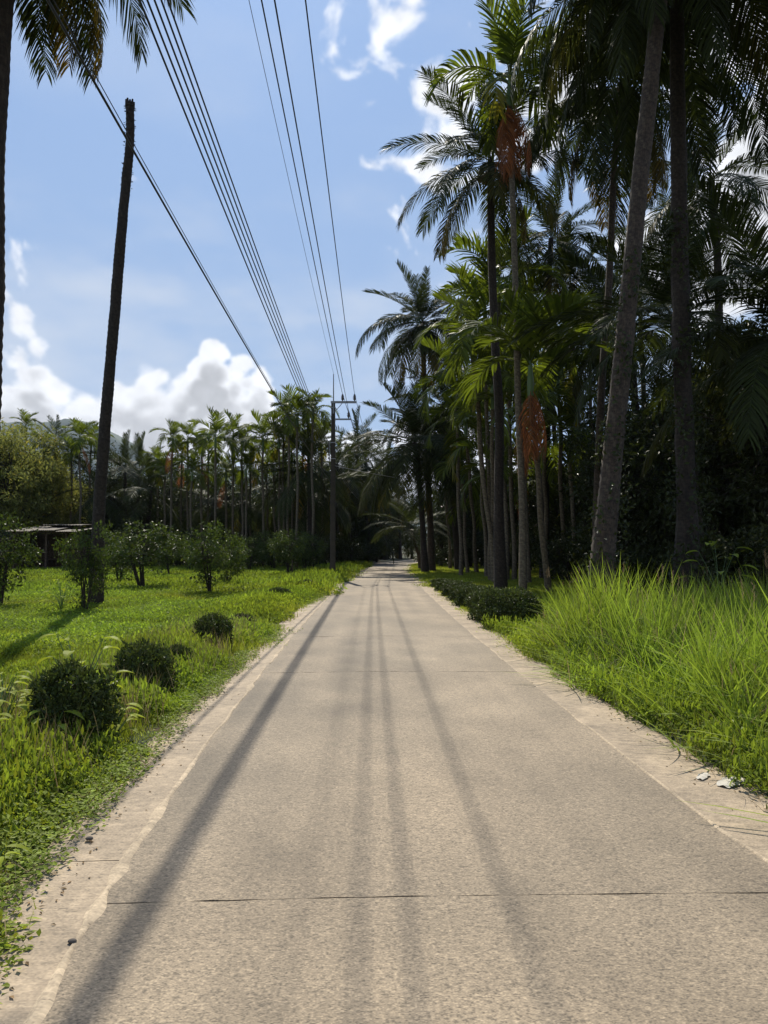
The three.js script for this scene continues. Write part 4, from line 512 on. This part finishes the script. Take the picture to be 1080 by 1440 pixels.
// ---------------------------------------------------------------- power line
const ins = new THREE.LatheGeometry([[0, 0], [0.03, 0], [0.03, 0.06], [0.085, 0.08], [0.05, 0.13], [0.1, 0.16], [0.05, 0.22], [0.085, 0.25], [0.05, 0.3], [0.045, 0.36], [0, 0.37]].map(([x, y]) => new THREE.Vector2(x, y)), 12);
const spool = new THREE.LatheGeometry([[0, 0], [0.05, 0], [0.055, 0.02], [0.03, 0.045], [0.055, 0.07], [0.05, 0.09], [0, 0.09]].map(([x, y]) => new THREE.Vector2(x, y)), 10);
function pole(pos, H, rackY, label, rack = 5, rs = -1) {
  const t = thing('power_pole', label, 'pole', 'power poles along the road', pos);
  const mb = new MB(false); { const s0 = 0.145, s1 = 0.1, c = 0.02, ring = (s, y) => [[-s, -s + c], [-s + c, -s], [s - c, -s], [s, -s + c], [s, s - c], [s - c, s], [-s + c, s], [-s, s - c]].map(([x, z], k) => mb.v(x, y, z, null, k * 0.12, y)); let last = null; for (let k = 0; k <= 12; k++) { const cur = ring(mix(s0, s1, k / 12), mix(-0.3, H, k / 12)); if (last) for (let q = 0; q < 8; q++) { const e = (q + 1) % 8; mb.t(last[q], cur[q], last[e]); mb.t(last[e], cur[q], cur[e]); } last = cur; } const o = mb.v(0, H, 0, null, 0, 0); for (let q = 0; q < 8; q++) mb.t(last[q], o, last[(q + 1) % 8]); }
  part('post', mb.geo(false), M.concretePole, t);
  part('lightning_rod', tube(new MB(false), [V(0.02, H - 0.6, 0.12), V(0.02, H + 0.6, 0.12), V(0.02, H + 1.5, 0.12)], [0.035, 0.03, 0.022], 7, 4, { cap: true }).geo(true), M.steel, t);
  part('crossarm', box(new MB(false), -0.12, 1.22, H - 0.06, H + 0.05, 0.11, 0.2).geo(false), M.steel, t);
  part('crossarm', box(new MB(false), 0.1, 0.95, H - 0.95, H - 0.87, 0.11, 0.19).geo(false), M.steel, t);
  part('brace', tube(new MB(false), [V(0.08, H - 0.5, 0.15), V(0.3, H - 0.28, 0.15), V(0.48, H - 0.06, 0.15)], [0.018, 0.018, 0.018], 5, 3).geo(true), M.steel, t);
  for (const [x, y] of [[0.5, H + 0.05], [1.13, H + 0.05], [0.82, H - 0.87]]) part('insulator', ins, M.porcelain, t).position.set(x, y, 0.155);
  part('jumper_wire', tube(new MB(false), [V(0.5, H + 0.4, 0.155), V(0.66, H - 0.1, 0.16), V(0.82, H - 0.5, 0.155)], [0.009, 0.009, 0.009], 5, 10).geo(true), M.wire, t);
  part('rack', box(new MB(false), rs * 0.18 - 0.02, rs * 0.18 + 0.02, rackY - 0.15, rackY + 0.18 * rack, 0.0, 0.06).geo(false), M.steel, t);
  for (let k = 0; k < rack; k++) part('spool_insulator', spool, M.porcelain, t).position.set(rs * 0.22, rackY + 0.18 * k - 0.045, 0.03);
  for (const y of [rackY - 0.05, rackY + 0.18 * rack - 0.1, H - 0.3]) part('pole_band', box(new MB(false), -0.135, 0.135, y, y + 0.04, -0.135, 0.135).geo(false), M.steel, t);
  return t;
}
const PD = 38.7, pX = Xat(468, PD), NP = [-2.28, -4], FP = [-1.6, 82];
pole([pX, -0.05, -PD], 9.25, 6.3, 'slim concrete power pole with steel crossarm and rod at the left road edge');
pole([NP[0], -0.05, -NP[1]], 10.6, 6.97, 'power pole carrying the wires behind the viewer at the road edge', 5, 1);
pole([FP[0], -0.05, -FP[1]], 9.25, 6.3, 'power pole hidden among the palms where the road bends');
function wire(a, b, sag, rad, label, group, mat = M.wire, name = 'power_wire') { const pts = []; for (let k = 0; k <= 24; k++) { const t = k / 24; pts.push(V(mix(a[0], b[0], t), mix(a[1], b[1], t) - 4 * sag * t * (1 - t), -mix(a[2], b[2], t))); } const m = new THREE.Mesh(tube(new MB(false), pts, [rad, rad], 6, 60).geo(true), mat); m.name = numbered(name); m.castShadow = m.receiveShadow = true; tag(m, label, 'wire', group); scene.add(m); }
{
  const nd = NP[1], fd = PD - 0.03, z2 = FP[1] - 0.1;
  for (let k = 0; k < 5; k++) { wire([NP[0] + 0.27, 6.97 + 0.18 * k, nd], [pX - 0.225, 6.3 + 0.18 * k, fd], 0.3, 0.0105, 'black wire in the bundle of five strung to the pole rack', 'five low wires to the pole'); wire([pX - 0.225, 6.3 + 0.18 * k, fd], [FP[0] - 0.22, 6.25 + 0.18 * k, z2], 0.5, 0.0105, 'low black wire running on from the pole into the palms', 'low wires beyond the pole'); }
  const far = [[0.5, 9.25 + 0.36], [1.13, 9.25 + 0.36], [0.82, 8.38 + 0.36]], nearP = [[-1.72, 10.75], [-1.02, 10.75], [-1.32, 9.72]];
  for (let k = 0; k < 3; k++) { wire([nearP[k][0], nearP[k][1], nd], [pX + far[k][0], far[k][1], PD - 0.16], 0.4, 0.0125, 'heavy black wire ending on an insulator of the pole crossarm', 'three heavy wires to the crossarm'); wire([pX + far[k][0], far[k][1], PD - 0.16], [FP[0] + far[k][0], far[k][1] - 0.05, z2 - 0.1], 0.55, 0.0125, 'heavy black wire running on from the crossarm into the palms', 'heavy wires beyond the pole'); }
  wire([-2.2, 12.15, nd], [pX + 0.02, 10.72, PD - 0.12], 0.4, 0.006, 'thin ground wire strung to the top of the pole rod', null);
  wire([-2.75, 6.75, nd], [pX - 0.1, 4.95, PD - 0.14], 0.36, 0.0125, 'thick black cable crossing the sky in front of the crownless trunk', null, M.wire, 'telephone_cable'); wire([-2.74, 6.86, nd], [pX - 0.1, 5.02, PD - 0.14], 0.40, 0.005, 'thin wire running just above the thick telephone cable', null, M.wire, 'telephone_cable');
  wire([pX + 0.1, 5.85, PD - 0.1], [Xat(606, 48), 5.75, 47.6], 0.08, 0.012, 'pale service wire crossing the road from pole to palm', null, M.paleWire, 'service_wire');
}

// ---------------------------------------------------------------- small things lying about
{
  const r = rng(401), d = 5.15, x = cx(d) + HW + RS - 0.08, mb = new MB(false);
  for (let j = 0; j <= 6; j++) for (let i = 0; i <= 10; i++) { const u = i / 10 - 0.5, v = j / 6 - 0.5, e = 1 - 0.5 * Math.abs(u) * Math.abs(u) * 3; mb.v(u * 0.3, 0.008 + 0.02 * n2(i * 0.8, j * 0.9) * (1 - Math.abs(v)), v * 0.13 * e + 0.03 * (n2(i * 0.7, 3) - 0.5), null, u, v); }
  for (let j = 0; j < 6; j++) for (let i = 0; i < 10; i++) { const a = j * 11 + i, b = a + 11; mb.t(a, b, a + 1); mb.t(a + 1, b, b + 1); }
  const g = mb.geo(true), t = thing('scrap', 'crumpled whitish scrap lying on the shoulder under the tall grass', 'litter', null, [x, -0.018, -d]); const m = part('sheet', g, M.scrap, t); m.rotation.y = 0.75; part('torn_strip', g, M.scrap, t).position.set(-0.14, 0.004, -0.12); t.children[1].scale.set(0.6, 0.7, 0.5); t.children[1].rotation.y = 0.9;
  for (const [px, py, s, label] of [[102, 1323, 0.011, 'small dark pebble alone on the left concrete shoulder'], [126, 1179, 0.013, 'dark pebble at the weedy edge of the left shoulder'], [692, 1167, 0.0, '']]) { if (!s) continue; const q = P(px, py, 1), dd = EYE / (EYE - q.y), st = new THREE.IcosahedronGeometry(s, 2), pa = st.attributes.position; for (let k = 0; k < pa.count; k++) { const f = 0.8 + 0.45 * n3(pa.getX(k) * 60 + 5, pa.getY(k) * 60, pa.getZ(k) * 60); pa.setXYZ(k, pa.getX(k) * f * 1.5, pa.getY(k) * f * 0.8, pa.getZ(k) * f); } st.computeVertexNormals(); const o = new THREE.Mesh(st, M.stone); o.name = numbered('pebble'); tag(o, label, 'stone'); o.castShadow = true; o.position.set(q.x * dd, -0.007 + s * 0.55, -dd); scene.add(o); }
}
scene.traverse((o) => { if (o.isMesh) { o.castShadow = true; o.receiveShadow = true; } });
renderer.render(scene, camera);
